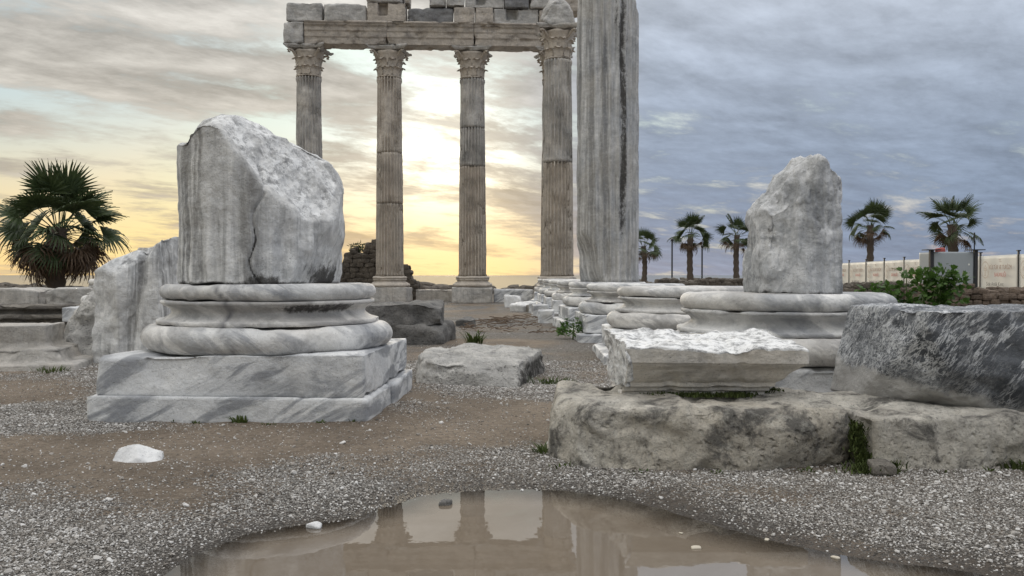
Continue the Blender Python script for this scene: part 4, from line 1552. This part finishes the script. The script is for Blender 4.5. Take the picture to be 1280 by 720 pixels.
fragment_left()
V, F = lathe([(.29, 0), (.29, .2), (.285, .6), (.28, 1.0), (.26, 1.04)], 60, 93, ((3, .01, 3),), .02, 4, lambda RR, th, z: RR - (RR > .1) * flute(th, 18) * .02)
tag(obj('shaft_piece', mesh('shaft_piece', V, F, M['column_grey']), None, (-3.32, 8.25, gzs(-3.32, 8.25) - .02)), 'short upright fluted shaft piece directly behind the hunched fragment', 'column stump')
stone_obj('grey_block', 'upright dark grey block between the hunched fragment and the large base', 'stone block', block_planes(.20, .2, .42, 94, .03, 3, .95), (.2, .2, .42), (16, 16, 24), 40, 94, ((4, .01, 3),), .02, 5, 'column_grey', (-3.07, 8.15, .38), .1)
stone_obj('jagged_stone', 'jagged pale marble lump leaning against the hunched fragment', 'stone fragment',
          [((-.8, -.3, .5), .26), ((.9, -.1, .2), .28), ((-.1, -.9, .3), .25), ((0, 1, .1), .26), ((.1, -.2, 1), .28), ((0, 0, -1), .30), ((-.6, -.6, .3), .26), ((.4, -.3, .8), .27)],
          (.28, .26, .28), (30, 30, 30), 22, 95, ((3, .05, 4), (10, .025, 3)), .04, 6, 'limestone_pale', (-3.72, 7.75, .27), 0)


def lying_moulding():
    G, F = gridbox(60, 24, 40)
    w = (G[:, 2] + 1) / 2
    off = np.interp(w, [0, .22, .24, .5, .54, .62, 1], [.30, .28, .16, .12, .02, .0, .0])
    u, v = (G[:, 0] + 1) / 2, (G[:, 1] + 1) / 2
    x = -1.3 + u * (1.3 + off)
    y = -off + v * (.5 + off)
    z = w * .37
    V = rough(np.stack([x, y, z], -1), F, ((3, .008, 3), (12, .004, 2)), 97, .02, 5)
    o = obj('base_fragment', mesh('base_fragment', V, F, M['column_grey']), None, (-3.78, 6.95, -.03), (0, 0, R(13)))
    tag(o, 'stepped grey moulding block lying on the gravel before the ledge', 'stone block')


lying_moulding()
# a further base peeping out beside the palm
bz = gzs(-5.75, 12.3)
column_base('column base half hidden behind the hunched fragment, near the fan palm', (-5.36, 12.2, bz + .0), 210, 0, None, 56, .18)
stone_obj('round_boulder', 'small rounded pale boulder just above the jagged lump, before the ledge', 'stone fragment', block_planes(.17, .15, .15, 99, .2, 7, .85), (.17, .15, .15), (18, 18, 14), 9, 99, ((5, .02, 3),), 0, 5, 'limestone_pale', (-5.05, 10.6, gzs(-5.05, 10.6) + .13))

ledge_spec = [(-9.4, 1.15, 14.0, .0), (-7.05, 1.15, 13.9, .1)]
for i, (x, hx, y, r_) in enumerate(ledge_spec):
    g = gzs(x, y)
    pl = block_planes(hx, .55, .22, 110 + i, .02, 5, .93)
    V, F = rock(pl, (hx, .55, .22), (60, 24, 24), 30, 110 + i, ((2, .03, 4), (7, .02, 3)), .05, 4)
    V[:, 1] += -.05 * np.sign(np.sin(V[:, 2] * 40)) * (V[:, 1] < 0)
    tag(obj('ledge_block', mesh('ledge_block', V, F, M['ledge']), None, (x, y, g + .12)),
        ['long layered ledge stone with weathered beds, farther from the jagged lump', 'long layered ledge stone with weathered beds, end nearest the jagged lump'][i], 'stone block', 'ledge stones before the palm')
for i, (x0, x1, y, zt, zb) in enumerate(((-10.6, -7.62, 14.15, .55, .28), (-7.58, -6.6, 14.2, .57, .28))):
    hx, hz = (x1 - x0) / 2, (zt - zb) / 2
    g = gzs((x0 + x1) / 2, y)
    V, F = rock(block_planes(hx, .33, hz + .0, 120 + i, .02, 5, .94), (hx, .33, hz), (40, 12, 14), 40, 120 + i, ((2, .02, 3), (9, .01, 2)), .04, 4)
    tag(obj('curb_block', mesh('curb_block', V, F, M['column_grey']), None, ((x0 + x1) / 2, y, .255 + hz)),
        ['long grey marble block lying on the ledge below the fan palm', 'shorter grey marble block on the ledge, nearest the half hidden base'][i], 'stone block')


# ------------------------------------------------------------------ rubble walls
def rubble(label, x0, x1, y, th, hfun, seed, mat, s=.16, rz=0.0, plants=False, loc=None):
    g = gzs(x0 + (x1 - x0) / 2, y) - .05
    t = thing('rubble_wall', label, 'wall', ((x0 + x1) / 2, y, g), rz)
    L = x1 - x0
    rs = random.Random(seed)
    G, F = gridbox(max(8, int(L / .12)), 6, 20)
    V = G * np.array((L / 2 - .04, th / 2 - .05, .5))
    hh = np.array([hfun(v) for v in (G[:, 0] + 1) / 2])
    V[:, 2] = (G[:, 2] + 1) / 2 * (hh - .06)
    V = rough(V, F, ((2, .04, 3),), seed)
    obj('core', mesh('core', V, F, M[mat]), t)
    parts = []
    z = 0.0
    hmax = max(hfun(v / 20) for v in range(21))
    while z < hmax:
        hs = s * rs.uniform(.7, 1.1)
        x = -L / 2
        while x < L / 2:
            w = s * rs.uniform(.8, 2.0)
            if z + hs * .6 < hfun(min(1, max(0, (x + w / 2 + L / 2) / L))) + rs.uniform(-.02, .06):
                for side in (-1, 1):
                    V, F = rock(block_planes(w / 2, .09, hs / 2, rs.randrange(9999), .15, 4, .86), (w / 2, .09, hs / 2), (4, 3, 3), 9, rs.randrange(9999), ((5, .03, 2),))
                    V = V + np.array((x + w / 2, side * (th / 2 - .03 + rs.uniform(-.02, .03)), z + hs / 2))
                    parts.append((V, F))
            x += w * .97
        z += hs * .95
    # stones along the top
    x = -L / 2
    while x < L / 2:
        w = s * rs.uniform(.9, 1.9)
        hs = s * rs.uniform(.6, 1.2)
        V, F = rock(block_planes(w / 2, th * .35, hs / 2, rs.randrange(9999), .2, 5, .84), (w / 2, th * .35, hs / 2), (4, 4, 3), 8, rs.randrange(9999), ((4, .03, 2),))
        parts.append((V + np.array((x + w / 2, rs.uniform(-.08, .08), hfun((x + w / 2 + L / 2) / L) - .03)), F))
        x += w * .9
    V, F = join(parts)
    o = obj('rubble_stones', mesh('rubble_stones', V, F, M[mat], False), t)
    o['kind'] = 'stuff'
    return t


rw = rubble('dark weathered rubble wall rising behind the column beside the rounded stump', -7.35, -4.55, 33.0, .9,
            lambda u: 1.55 + .55 * sstep(.30, .62, np.array(u)) + .18 * sin(u * 19) + .12 * sin(u * 41), 501, 'rubble', .22)
rubble('narrow dark rubble pier just past the column by the rubble wall', -4.2, -3.72, 32.6, .8, lambda u: 1.38 - .5 * u ** 2, 502, 'rubble', .2)
rubble('low brown rubble wall beneath the white banner fence, beside the leafy shrub', 6.6, 10.8, 14.2, .7, lambda u: .66 + .05 * sin(u * 14), 503, 'rubble_red', .10)
rubble('low dark rubble wall between the lamp poles and the tall broken shaft', 6.9, 12.6, 41.0, .8, lambda u: .78 + .10 * sin(u * 17) * sin(u * 5), 504, 'rubble', .2)
rubble('low dark rubble heap between the pointed fragment and the shrub', 8.2, 10.6, 22.0, .7, lambda u: .62 + .14 * sin(u * 3.1), 505, 'rubble', .16)


def boulders(name, label, spots, seed, mat, s0, s1):
    rs = random.Random(seed)
    parts = []
    for (x, y) in spots:
        s = rs.uniform(s0, s1)
        V, F = rock(block_planes(s, s * rs.uniform(.7, 1.1), s * .6, rs.randrange(9999), .2, 5, .84), (s, s, s * .6), (5, 5, 4), 8, rs.randrange(9999), ((3 / s * .3, s * .2, 2),))
        a = rs.uniform(0, 6.28)
        ca, sa = cos(a), sin(a)
        V = np.stack([V[:, 0] * ca - V[:, 1] * sa, V[:, 0] * sa + V[:, 1] * ca, V[:, 2]], -1)
        parts.append((V + np.array((x, y, gzs(x, y) + s * .30)), F))
    V, F = join(parts)
    tag(obj(name, mesh(name, V, F, M[mat], False)), label, 'rocks', kind='stuff')


rs_ = random.Random(8)
boulders('shore_rocks', 'dark boulders along the shore before the sea', [(x_ + rs_.uniform(-.4, .4), float(shore(np.array(x_))) - 1.6 + rs_.uniform(-1.4, 1.2)) for x_ in np.arange(-40, 40, .30)], 9, 'rubble', .22, .50)


# ------------------------------------------------------------------ palms
def frond_mesh(seed, nseg=30, pet=.85, blade=.95, droop=.5, width=.030):
    rs = random.Random(seed)
    parts = []
    p = [(pet * t, 0, .10 * sin(t * 2.2) - .05 * t * t) for t in np.linspace(0, 1, 5)]
    parts.append(tube(p, [.022, .018, .015, .012, .010], 4))
    hub = np.array(p[-1])
    for i in range(nseg):
        a = R(-92 + 184 * i / (nseg - 1)) + rs.uniform(-.02, .02)
        L = blade * (.72 + .28 * cos(a * .75)) * rs.uniform(.88, 1.08)
        d = np.array((cos(a), sin(a), .0))
        sd = np.array((-sin(a), cos(a), 0))
        V = []
        for j, t in enumerate((0, .3, .55, .78, 1.0)):
            w = width * (.25, 1.0, .95, .6, .05)[j] * blade
            c = hub + d * L * t * (1 - .10 * t * droop) + np.array((0, 0, .16 * abs(sin(a)) * t * .6 - droop * .55 * L * max(0, t - .35) ** 1.8 + .03))
            zz = (.010 if i % 2 else -.010)
            V.append(c - sd * w + np.array((0, 0, zz)))
            V.append(c + sd * w - np.array((0, 0, zz)))
        F = [(2 * j, 2 * j + 1, 2 * j + 3, 2 * j + 2) for j in range(4)]
        parts.append((np.array(V), np.array(F)))
    return join(parts)


FR = [mesh('frond', *frond_mesh(1 + i, 24, 1.0, .98, (.45, .95, 1.5)[i], .034), M['palm_leaf'], False) for i in range(3)]
FD = [mesh('dead_frond', *frond_mesh(31 + i, 18, .8, .95, 1.5, .030), M['palm_dead'], False) for i in range(2)]


def palm(label, x, y, hub_z, scale, seed, ngreen=34, ndead=14, trunk_r=.20, low=-.55):
    rs = random.Random(seed)
    g = gzs(x, y) - .05
    t = thing('fan_palm', label, 'palm tree', (x, y, g), 0, 'fan palms')
    h = hub_z - g
    ptz = np.linspace(0, h, 16)
    wob = rs.uniform(-.16, .16)
    pts = [(wob * sin(z_ / h * 3), wob * .6 * sin(z_ / h * 2), z_) for z_ in ptz]
    V, F = tube(pts, [trunk_r * (1.35 - .35 * min(1, i / 4)) * (1 + .10 * ((i % 2) * 2 - 1)) for i in range(16)], 12)
    V = rough(V, F, ((6, .03, 3),), seed)
    obj('trunk', mesh('trunk', V, F, M['palm_trunk']), t)
    for i in range(ngreen):
        u = (i + .5) / ngreen
        el = R(84) - (R(84) - low) * u ** .95
        az = i * 2.39996 + rs.uniform(-.25, .25)
        k = 0 if u < .35 else (1 if u < .7 else 2)
        s = scale * rs.uniform(.70, 1.18)
        obj('frond', FR[k], t, (cos(az) * trunk_r * .5, sin(az) * trunk_r * .5, h - .25 * u * scale), (rs.uniform(-1.0, 1.0), -el + rs.uniform(-.22, .22), az), (s, s, s))
    for i in range(ndead):
        az = i * 2.39996 + rs.uniform(-.3, .3)
        s = scale * rs.uniform(.75, 1.0)
        obj('dead_frond', FD[i % 2], t, (cos(az) * trunk_r * .6, sin(az) * trunk_r * .6, h - (.30 + .25 * rs.random()) * scale), (rs.uniform(-.9, .9), R(18) + rs.uniform(0, .9), az), (s, s, s))
    return t


palm('large bushy fan palm with a brown skirt of dead leaves behind the ledge blocks', -13.2, 25.0, 2.15, .95, 1, 38, 52, .26, -.6)
palm('fan palm half hidden behind the tall broken shaft', 11.5, 75.0, 3.3, .95, 2, 20, 7, .22)
palm('fan palm standing between the two lamp poles', 15.65, 75.0, 4.35, 1.02, 3, 20, 8, .26)
palm('fan palm next to the pointed marble fragment, slightly shorter trunk head', 19.7, 75.0, 4.25, .98, 4, 20, 8, .24)
palm('fan palm rising behind the banner fence beside the pointed fragment', 32.6, 78.0, 5.3, 1.22, 5, 20, 8, .30)
palm('fan palm rising behind the grey sheet metal cabin', 32.9, 64.0, 4.55, 1.22, 6, 22, 8, .34)


# ------------------------------------------------------------------ poles, fence, cabin
for i, (px, top, d) in enumerate(((840, 300, 55.0), (877.5, 308, 55.0))):
    x = (px - 640) / FPX * d
    g = gzs(x, d) - .05
    h = EYE + (HZ - top) / FPX * d - g
    t = thing('lamp_pole', ['tall thin dark pole, taller of the two beside the palm', 'tall thin dark pole, shorter of the two beside the palm'][i], 'pole', (x, d, g))
    V, F = lathe([(.075, 0), (.075, .3), (.055, .34), (.050, h - .2), (.05, h)], 12)
    obj('post', mesh('post', V, F, M['black_metal']), t)
    V, F = lathe([(.05, 0), (.085, .02), (.085, .16), (.05, .20)], 12)
    obj('lamp_head', mesh('lamp_head', V, F, M['black_metal']), t, (0, 0, h - .1))


def text_mesh(s, size, mat, align='CENTER'):
    cu = bpy.data.curves.new('lettering', 'FONT')
    cu.body = s
    cu.size = size
    cu.align_x = align
    cu.extrude = .002
    o = bpy.data.objects.new('lettering', cu)
    C.objects.link(o)
    dg = bpy.context.evaluated_depsgraph_get()
    me = bpy.data.meshes.new_from_object(o.evaluated_get(dg))
    bpy.data.objects.remove(o)
    bpy.data.curves.remove(cu)
    me.materials.clear()
    me.materials.append(mat)
    return me


def emblem_mesh():
    parts = []
    for i in range(36):
        a = 2 * pi * i / 36
        V, F = box(-.028, .028, -.045, .045, 0, .004)
        c, s = cos(a), sin(a)
        V = np.stack([V[:, 0] * c - V[:, 1] * s - .52 * s, V[:, 0] * s + V[:, 1] * c + .52 * c, V[:, 2]], -1)
        parts.append((V, F))
    for (x0, x1, y0, y1) in ((-.05, .05, -.32, .05), (-.14, .14, -.38, -.32), (-.10, .10, .05, .13), (-.20, -.12, -.05, .20), (.12, .20, -.05, .20), (-.055, .055, .16, .30), (-.16, .16, -.06, -.02)):
        parts.append(box(x0, x1, y0, y1, 0, .004))
    return join(parts)


EMB = mesh('emblem', *emblem_mesh(), M['print_pale'], False)
TXT = [(text_mesh('T.C.', .22, M['print_brown']), .52), (text_mesh('KÜLTÜR VE TURİZM', .34, M['print_brown']), .12), (text_mesh('BAKANLIĞI', .32, M['print_red']), -.28)]
TXT2 = text_mesh('Side Antik Kent', .34, M['print_grey'])


def fence_pt(d):
    return 23.2 + .1 * d


fd = [95.0, 89.3, 83.9, 79.0, 74.0, 69.3, 64.8, 60.4, 56.2, 51.9, 47.2, 42.6, 38.0]
pl_lab = ['white printed banner panel of the fence, %s']
FRZ = math.atan2(-1, -.1)     # panel's own x axis runs towards the camera
n_pan = len(fd) - 1
fence = thing('banner_fence', 'long fence of white printed banner panels between black posts, behind the shrub', 'fence', (fence_pt(fd[0]), fd[0], 0))
for i in range(n_pan + 1):
    d0 = fd[i]
    x0 = fence_pt(d0)
    d1 = fd[min(i + 1, n_pan)]
    x1 = fence_pt(d1)
    L = math.hypot(x1 - x0, d1 - d0)
    g = gzs((x0 + x1) / 2, (d0 + d1) / 2) - .03
    lx, ly = x0 - fence_pt(fd[0]), d0 - fd[0]
    rz = math.atan2(fd[1] - fd[0], fence_pt(fd[1]) - fence_pt(fd[0]))
    V, F = box(-.045, .045, -.045, .045, 0, 2.32)
    pst = obj('post', mesh('post', V, F, M['black_metal'], False), fence, (lx, ly, g), (0, 0, rz))
    V, F = box(-.09, .09, -.09, .09, 0, .06)
    obj('post_cap', mesh('post_cap', V, F, M['black_metal'], False), pst, (0, 0, 2.32))
    if i == n_pan:
        break
    H0, H1 = .08, 2.14
    G, F = gridbox(24, 1, 10)
    V = np.stack([(G[:, 0] + 1) / 2 * (L - .12) + .06, G[:, 1] * .006, H0 + (G[:, 2] + 1) / 2 * (H1 - H0)], -1)
    V[:, 1] += .05 * sin(i * 2.3) * np.cos(G[:, 0] * pi / 2) + .012 * np.sin(G[:, 0] * 9 + i)
    ban = obj('banner', mesh('banner', V, F, M['banner']), fence, (lx, ly, g), (0, 0, rz))
    yo = -.075 - .05 * abs(sin(i * 2.3))
    rx = (R(90), 0, 0)
    obj('emblem', EMB, ban, (.95, yo, 1.30), rx, (.92, .92, 1))
    for me_, zz in TXT:
        obj('lettering', me_, ban, (L * .60, yo, 1.20 + zz * 1.05), rx, (.88, 1.05, 1))
    obj('lettering', TXT2, ban, (L * .46, yo, .36), rx, (1, 1, 1))

# grey cabin of sheet metal with a dark corner column
g = gzs(22.8, 45) - .03
t = thing('sheet_metal_cabin', 'grey sheet metal cabin with a dark corner post, standing in front of the banner fence', 'cabin', (22.8, 45, g), R(0))
V, F = rock([((-1, 0, 0), 1.02), ((1, 0, 0), 1.02), ((0, -1, 0), .8), ((0, 1, 0), .8), ((0, 0, 1), 1.10), ((0, 0, -1), 1.10)], (1.02, .8, 1.1), (24, 20, 24), 160, 1, ((.7, .006, 2),))
obj('body', mesh('body', V, F, M['grey_sheet']), t, (0, 0, 1.10))
for s in (-1, 1):
    V, F = box(-.09, .09, -.09, .09, 0, 2.28)
    po = obj('corner_post', mesh('corner_post', V, F, M['black_metal'], False), t, (s * 1.12 + (.04 if s > 0 else -.0), -.72, 0))
    V, F = box(-.36, .36, -.30, .30, 0, .045)
    obj('cap_plate', mesh('cap_plate', V, F, M['black_metal'], False), po, (0, 0, 2.28))
V, F = box(-.035, .035, -.008, .008, 0, .09)
obj('lock_plate', mesh('lock_plate', V, F, M['petal'], False), t, (.78, -.812, 1.5))
V, F = lathe([(.03, 0), (.03, .8), (.045, .82), (.03, .9)], 8)
obj('mast', mesh('mast', V, F, M['black_metal']), t, (1.22, -.5, 2.32))
V, F = rock(block_planes(.24, .15, .12, 3, .2, 6, .8), (.24, .15, .12), (8, 8, 6), 8, 3, ((4, .03, 2),))
tag(obj('red_sack', mesh('red_sack', V, F, M['red_cloth']), None, (22.3, 44.6, g + 2.30)), 'small faded red bundle lying on top of the grey cabin', 'bundle')


# ------------------------------------------------------------------ plants
def leaf_shape(lobes=True):
    """lobed leaf lying in the xy plane, pointing along +x, length 1"""
    if lobes:
        out = [(0, 0), (.10, .28), (.30, .46), (.42, .30), (.62, .40), (.70, .20), (1, 0), (.70, -.20), (.62, -.40), (.42, -.30), (.30, -.46), (.10, -.28)]
    else:
        out = [(0, 0), (.3, .14), (.6, .12), (1, 0), (.6, -.12), (.3, -.14)]
    return np.array(out)


def leaves(n, seed, pos_fn, size, lobes=True, up=.6):
    rs = np.random.RandomState(seed)
    sh = leaf_shape(lobes)
    h = len(sh) // 2
    Vs, Fs, o = [], [], 0
    for i in range(n):
        p, outd = pos_fn(rs)
        s = size * rs.uniform(.55, 1.25)
        d = np.array(outd) + rs.normal(0, .45, 3)
        d /= np.linalg.norm(d) + 1e-6
        nrm = np.array((0, 0, 1.0)) * up + rs.normal(0, .5, 3)
        sd = np.cross(nrm, d)
        sd /= np.linalg.norm(sd) + 1e-6
        nn = np.cross(d, sd)
        V = np.array(p) + s * (sh[:, :1] * d + sh[:, 1:] * sd * .9) + nn * (s * (.12 * np.abs(sh[:, 1:]) - .20 * sh[:, :1] ** 2))
        Vs.append(V)
        m_ = len(sh)
        for a in range(1, h):
            Fs.append((o + a, o + a + 1 if a + 1 <= h else o + h, o + m_ - a - 1 if a + 1 < h else o + h, o + m_ - a))
        Fs.append((o, o + 1, o + m_ - 1, o + m_ - 1))
        o += m_
    # triangles written as pairs to keep one face size
    T = []
    for f in Fs:
        a, b, c, d_ = f
        if len({a, b, c}) == 3:
            T.append((a, b, c))
        if len({a, c, d_}) == 3:
            T.append((a, c, d_))
    return np.vstack(Vs), np.array(T)


def shrub(label, x, y, stalks, seed, n_low, wid, dep, low_h, leaf, name='leafy_shrub'):
    g = gzs(x, y) - .02
    t = thing(name, label, 'shrub', (x, y, g))
    rs = random.Random(seed)
    paths = []
    for (sx, h, lean) in stalks:
        pts = [(sx * .6 + (sx * .4 + lean) * u ** 1.4, rs.uniform(-.08, .08) * u, h * u) for u in np.linspace(0, 1, 7)]
        V, F = tube(pts, np.linspace(.012, .004, 7), 5)
        obj('stem', mesh('stem', V, F, M['stem']), t)
        paths.append(np.array(pts))

    def pos(r):
        if r.uniform() < .62:
            a = r.uniform(0, 2 * pi)
            q = r.uniform(0, 1) ** .5
            p = (cos(a) * wid * q, sin(a) * dep * q, low_h * (1 - .55 * q ** 2) * r.uniform(.35, 1) ** .6)
            return p, (cos(a), sin(a), .25)
        pt = paths[r.randint(len(paths))]
        u = 1 - r.uniform(0, .55) ** 1.3
        i_ = min(5, int(u * 6))
        c = pt[i_] + (pt[i_ + 1] - pt[i_]) * (u * 6 - i_)
        a = r.uniform(0, 2 * pi)
        e = r.uniform(.02, .13) * (1.25 - .5 * u)
        return c + np.array((cos(a) * e, sin(a) * e, r.uniform(-.02, .03))), (cos(a), sin(a), .15)
    V, F = leaves(n_low, seed, pos, leaf)
    o = obj('foliage', mesh('foliage', V, F, M['leaf'], False), t)
    o['kind'] = 'stuff'
    return t


shrub('tall leafy green shrub growing between the dark veined block and the rubble wall', 3.78, 8.1,
      [(-.42, .66, -.06), (-.25, .70, 0), (-.08, .82, .05), (.05, .84, .08), (.20, .75, .08), (.30, .86, .02), (.40, .80, .06), (.30, .72, -.05), (-.14, .62, -.10)], 3, 2300, .50, .35, .52, .068)
V = None


def flowers():
    x, y = 3.06, 6.9
    g = gzs(x, y)
    t = thing('white_flowers', 'small cluster of white flowers peeping over the dark veined block', 'flowers', (x, y, g))
    rs = random.Random(4)
    pet, stp = [], []
    for i in range(16):
        px, py, pz = rs.gauss(0, .06), rs.gauss(0, .06), .49 + rs.uniform(-.02, .035)
        stp.append(tube([(px * .4, py * .4, 0), (px * .7, py * .7, pz * .5), (px, py, pz)], .003, 4))
        for k in range(5):
            a = k * 2 * pi / 5 + rs.uniform(0, 1)
            d = np.array((cos(a), sin(a), .25)) * .020
            s = np.array((-sin(a), cos(a), 0)) * .010
            c = np.array((px, py, pz))
            pet.append((np.array([c, c + d * .6 - s, c + d, c + d * .6 + s]), np.array([(0, 1, 2, 3)])))
    obj('petals', mesh('petals', *join(pet), M['petal'], False), t)
    obj('stems', mesh('stems', *join(stp), M['stem']), t)


flowers()


def tuft(label, x, y, n, h, spread, seed, mat='grass', broad=0, group='grass tufts on the gravel', z=None):
    rs = np.random.RandomState(seed)
    g = gzs(x, y) if z is None else z
    parts = []
    for i in range(n):
        a = rs.uniform(0, 2 * pi)
        r = spread * rs.uniform(0, 1) ** .7
        b = np.array((cos(a) * r, sin(a) * r * .6, -.005))
        hh = h * rs.uniform(.4, 1.1)
        ln = np.array((cos(a + rs.normal(0, .5)), sin(a + rs.normal(0, .5)), 0)) * hh * rs.uniform(.2, .9)
        w = (.0035 + broad) * rs.uniform(.7, 1.3)
        sd = np.array((-sin(a), cos(a), 0)) * w
        V = []
        for t_ in (0, .4, .75, 1):
            c = b + ln * t_ ** 1.8 + np.array((0, 0, hh * (t_ - .25 * t_ ** 3)))
            k = (1, 1.1, .7, .08)[(0, .4, .75, 1).index(t_)]
            V += [c - sd * k, c + sd * k]
        parts.append((np.array(V), np.array([(0, 1, 3, 2), (2, 3, 5, 4), (4, 5, 7, 6)])))
    V, F = join(parts)
    o = obj('grass_tuft', mesh('grass_tuft', V, F, M[mat], False), None, (x, y, g))
    return tag(o, label, 'weed', group)


tuft('spiky green weed growing against the thin slab of the large base', *gpix(180, 524), 26, .10, .05, 1)
tuft('low green weed with broad leaves at the middle of the thin slab', *gpix(300, 530), 26, .05, .05, 2, broad=.003)
tuft('low flat weeds at the end of the thin slab', *gpix(140, 524), 30, .035, .10, 3, broad=.002)
tuft('grass tuft at the foot of the hunched fragment', -3.12, 6.85, 120, .12, .16, 4)
tuft('grass tuft beside the stepped grey moulding block', -3.55, 6.6, 60, .07, .15, 5)
tuft('thin grass at the dark end of the low pale block', .28, 6.0, 90, .07, .18, 6)
tuft('small upright weed beside the cracked dark stone', -.42, 9.4, 60, .22, .10, 7, broad=.004)
tuft('grass growing under the edge of the pitted slab by the puddle', .13, 3.6, 40, .06, .05, 8)
tuft('grass tuft at the foot of the slab with the dark veined block', 1.98, 3.30, 130, .05, .10, 9, 'moss')


wr = random.Random(12)
for i, (px, py) in enumerate(((130, 521), (210, 527), (245, 529), (335, 532), (400, 531), (440, 530), (690, 560), (700, 585), (800, 592), (900, 592), (1010, 588), (1120, 590), (1180, 590), (1240, 590))):
    x, y = gpix(px, py)
    tuft('sparse low weed sprouting at the foot of the stone slabs', x, y - .005, wr.randint(8, 20), wr.uniform(.018, .04), wr.uniform(.02, .06), 40 + i, wr.choice(('grass', 'grass', 'moss')), group='low weeds at the foot of the slabs')


def path_bush():
    x, y = .74, 10.4
    g = gzs(x, y)
    t = thing('green_bush', 'small dark green bush growing beside the row of column bases', 'shrub', (x, y, g))
    V, F = leaves(520, 5, lambda r: ((lambda a, q: (np.array((cos(a) * .17 * q, sin(a) * .15 * q, .02 + .26 * (1 - q * q * .7) * r.uniform(.2, 1))), (cos(a), sin(a), .5)))(r.uniform(0, 6.28), r.uniform(0, 1) ** .5)), .06, False)
    obj('foliage', mesh('foliage', V, F, M['leaf'], False), t)['kind'] = 'stuff'
    V, F = tube([(0, 0, 0), (.01, 0, .1), (0, .01, .2)], [.012, .009, .004], 5)
    obj('stem', mesh('stem', V, F, M['stem']), t)


path_bush()


def moss(name, label, segs, n, seed, h=.03):
    """short mossy growth along a line"""
    rs = np.random.RandomState(seed)
    parts = []
    for i in range(n):
        (x0, y0, z0), (x1, y1, z1), w = segs[rs.randint(len(segs))]
        u = rs.uniform()
        b = np.array((x0 + (x1 - x0) * u + rs.normal(0, w), y0 + (y1 - y0) * u + rs.normal(0, w * .6), z0 + (z1 - z0) * u - .004))
        a = rs.uniform(0, 6.28)
        hh = h * rs.uniform(.3, 1.2)
        d = np.array((cos(a), sin(a), 0))
        sd = np.array((-sin(a), cos(a), 0)) * .0035
        tip = b + d * hh * .7 + np.array((0, 0, hh))
        parts.append((np.array([b - sd, b + sd, tip + sd * .6, tip - sd * .6]), np.array([(0, 1, 2, 3)])))
    V, F = join(parts)
    tag(obj(name, mesh(name, V, F, M['moss'], False)), label, 'moss', kind='stuff')


moss('moss', 'bright green moss in the gap between the two limestone slabs', [((1.37, 3.31, .0), (1.36, 3.40, .15), .016), ((1.36, 3.42, .15), (1.30, 3.85, .18), .02), ((1.36, 3.25, 0), (1.42, 3.30, .02), .04)], 2300, 1, .022)
moss('moss', 'dark green moss and soil under the moulded block', [((.62, 3.69, .232), (1.0, 3.67, .232), .035), ((.95, 3.69, .232), (1.16, 3.85, .235), .03)], 1500, 2, .016)

# dry twigs swept together on the path, and a leafy crown on the rubble wall
def debris():
    rs = np.random.RandomState(6)
    parts = []
    for i in range(200):
        k = rs.uniform()
        cx, cy, sx, sy = ((-.22, 14.6, .38, .45), (.30, 16.5, .4, .5), (-.5, 12.4, .4, .15), (.3, 11.9, .5, .12))[0 if k < .6 else 1 if k < .8 else 2 if k < .9 else 3]
        x, y = rs.normal(cx, sx * .6), rs.normal(cy, sy * .9)
        a = rs.normal(0, .8)
        L = rs.uniform(.05, .22)
        hill = .12 * math.exp(-((x - cx) / sx) ** 2 - ((y - cy) / (sy * 1.6)) ** 2) * rs.uniform(0, 1)
        g = gzs(x, y) + .006 + hill
        d = np.array((cos(a), sin(a), rs.normal(0, .1))) * L / 2
        c = np.array((x, y, g))
        parts.append(tube([c - d, c + rs.normal(0, .012, 3), c + d], [.007, .006, .003], 4))
    V, F = join(parts)
    tag(obj('dry_twigs', mesh('dry_twigs', V, F, M['twig'], False)), 'dry brown twigs swept together on the pale path', 'twigs', kind='stuff')


debris()

# weeds on top of the dark rubble wall
V, F = leaves(500, 15, lambda r: (np.array((r.uniform(-1, 1) * .55, r.uniform(-.3, .3), .05 + r.uniform(0, 1) ** 1.5 * .32)), (r.normal(), r.normal(), .5)), .16, False)
t = thing('wall_weeds', 'dark weeds growing on top of the dark rubble wall', 'weed', (-5.7, 33.0, gzs(-5.7, 33) + 1.80))
obj('foliage', mesh('foliage', V, F, M['palm_leaf'], False), t)['kind'] = 'stuff'

scene.render.resolution_x = 1024
scene.render.resolution_y = 576
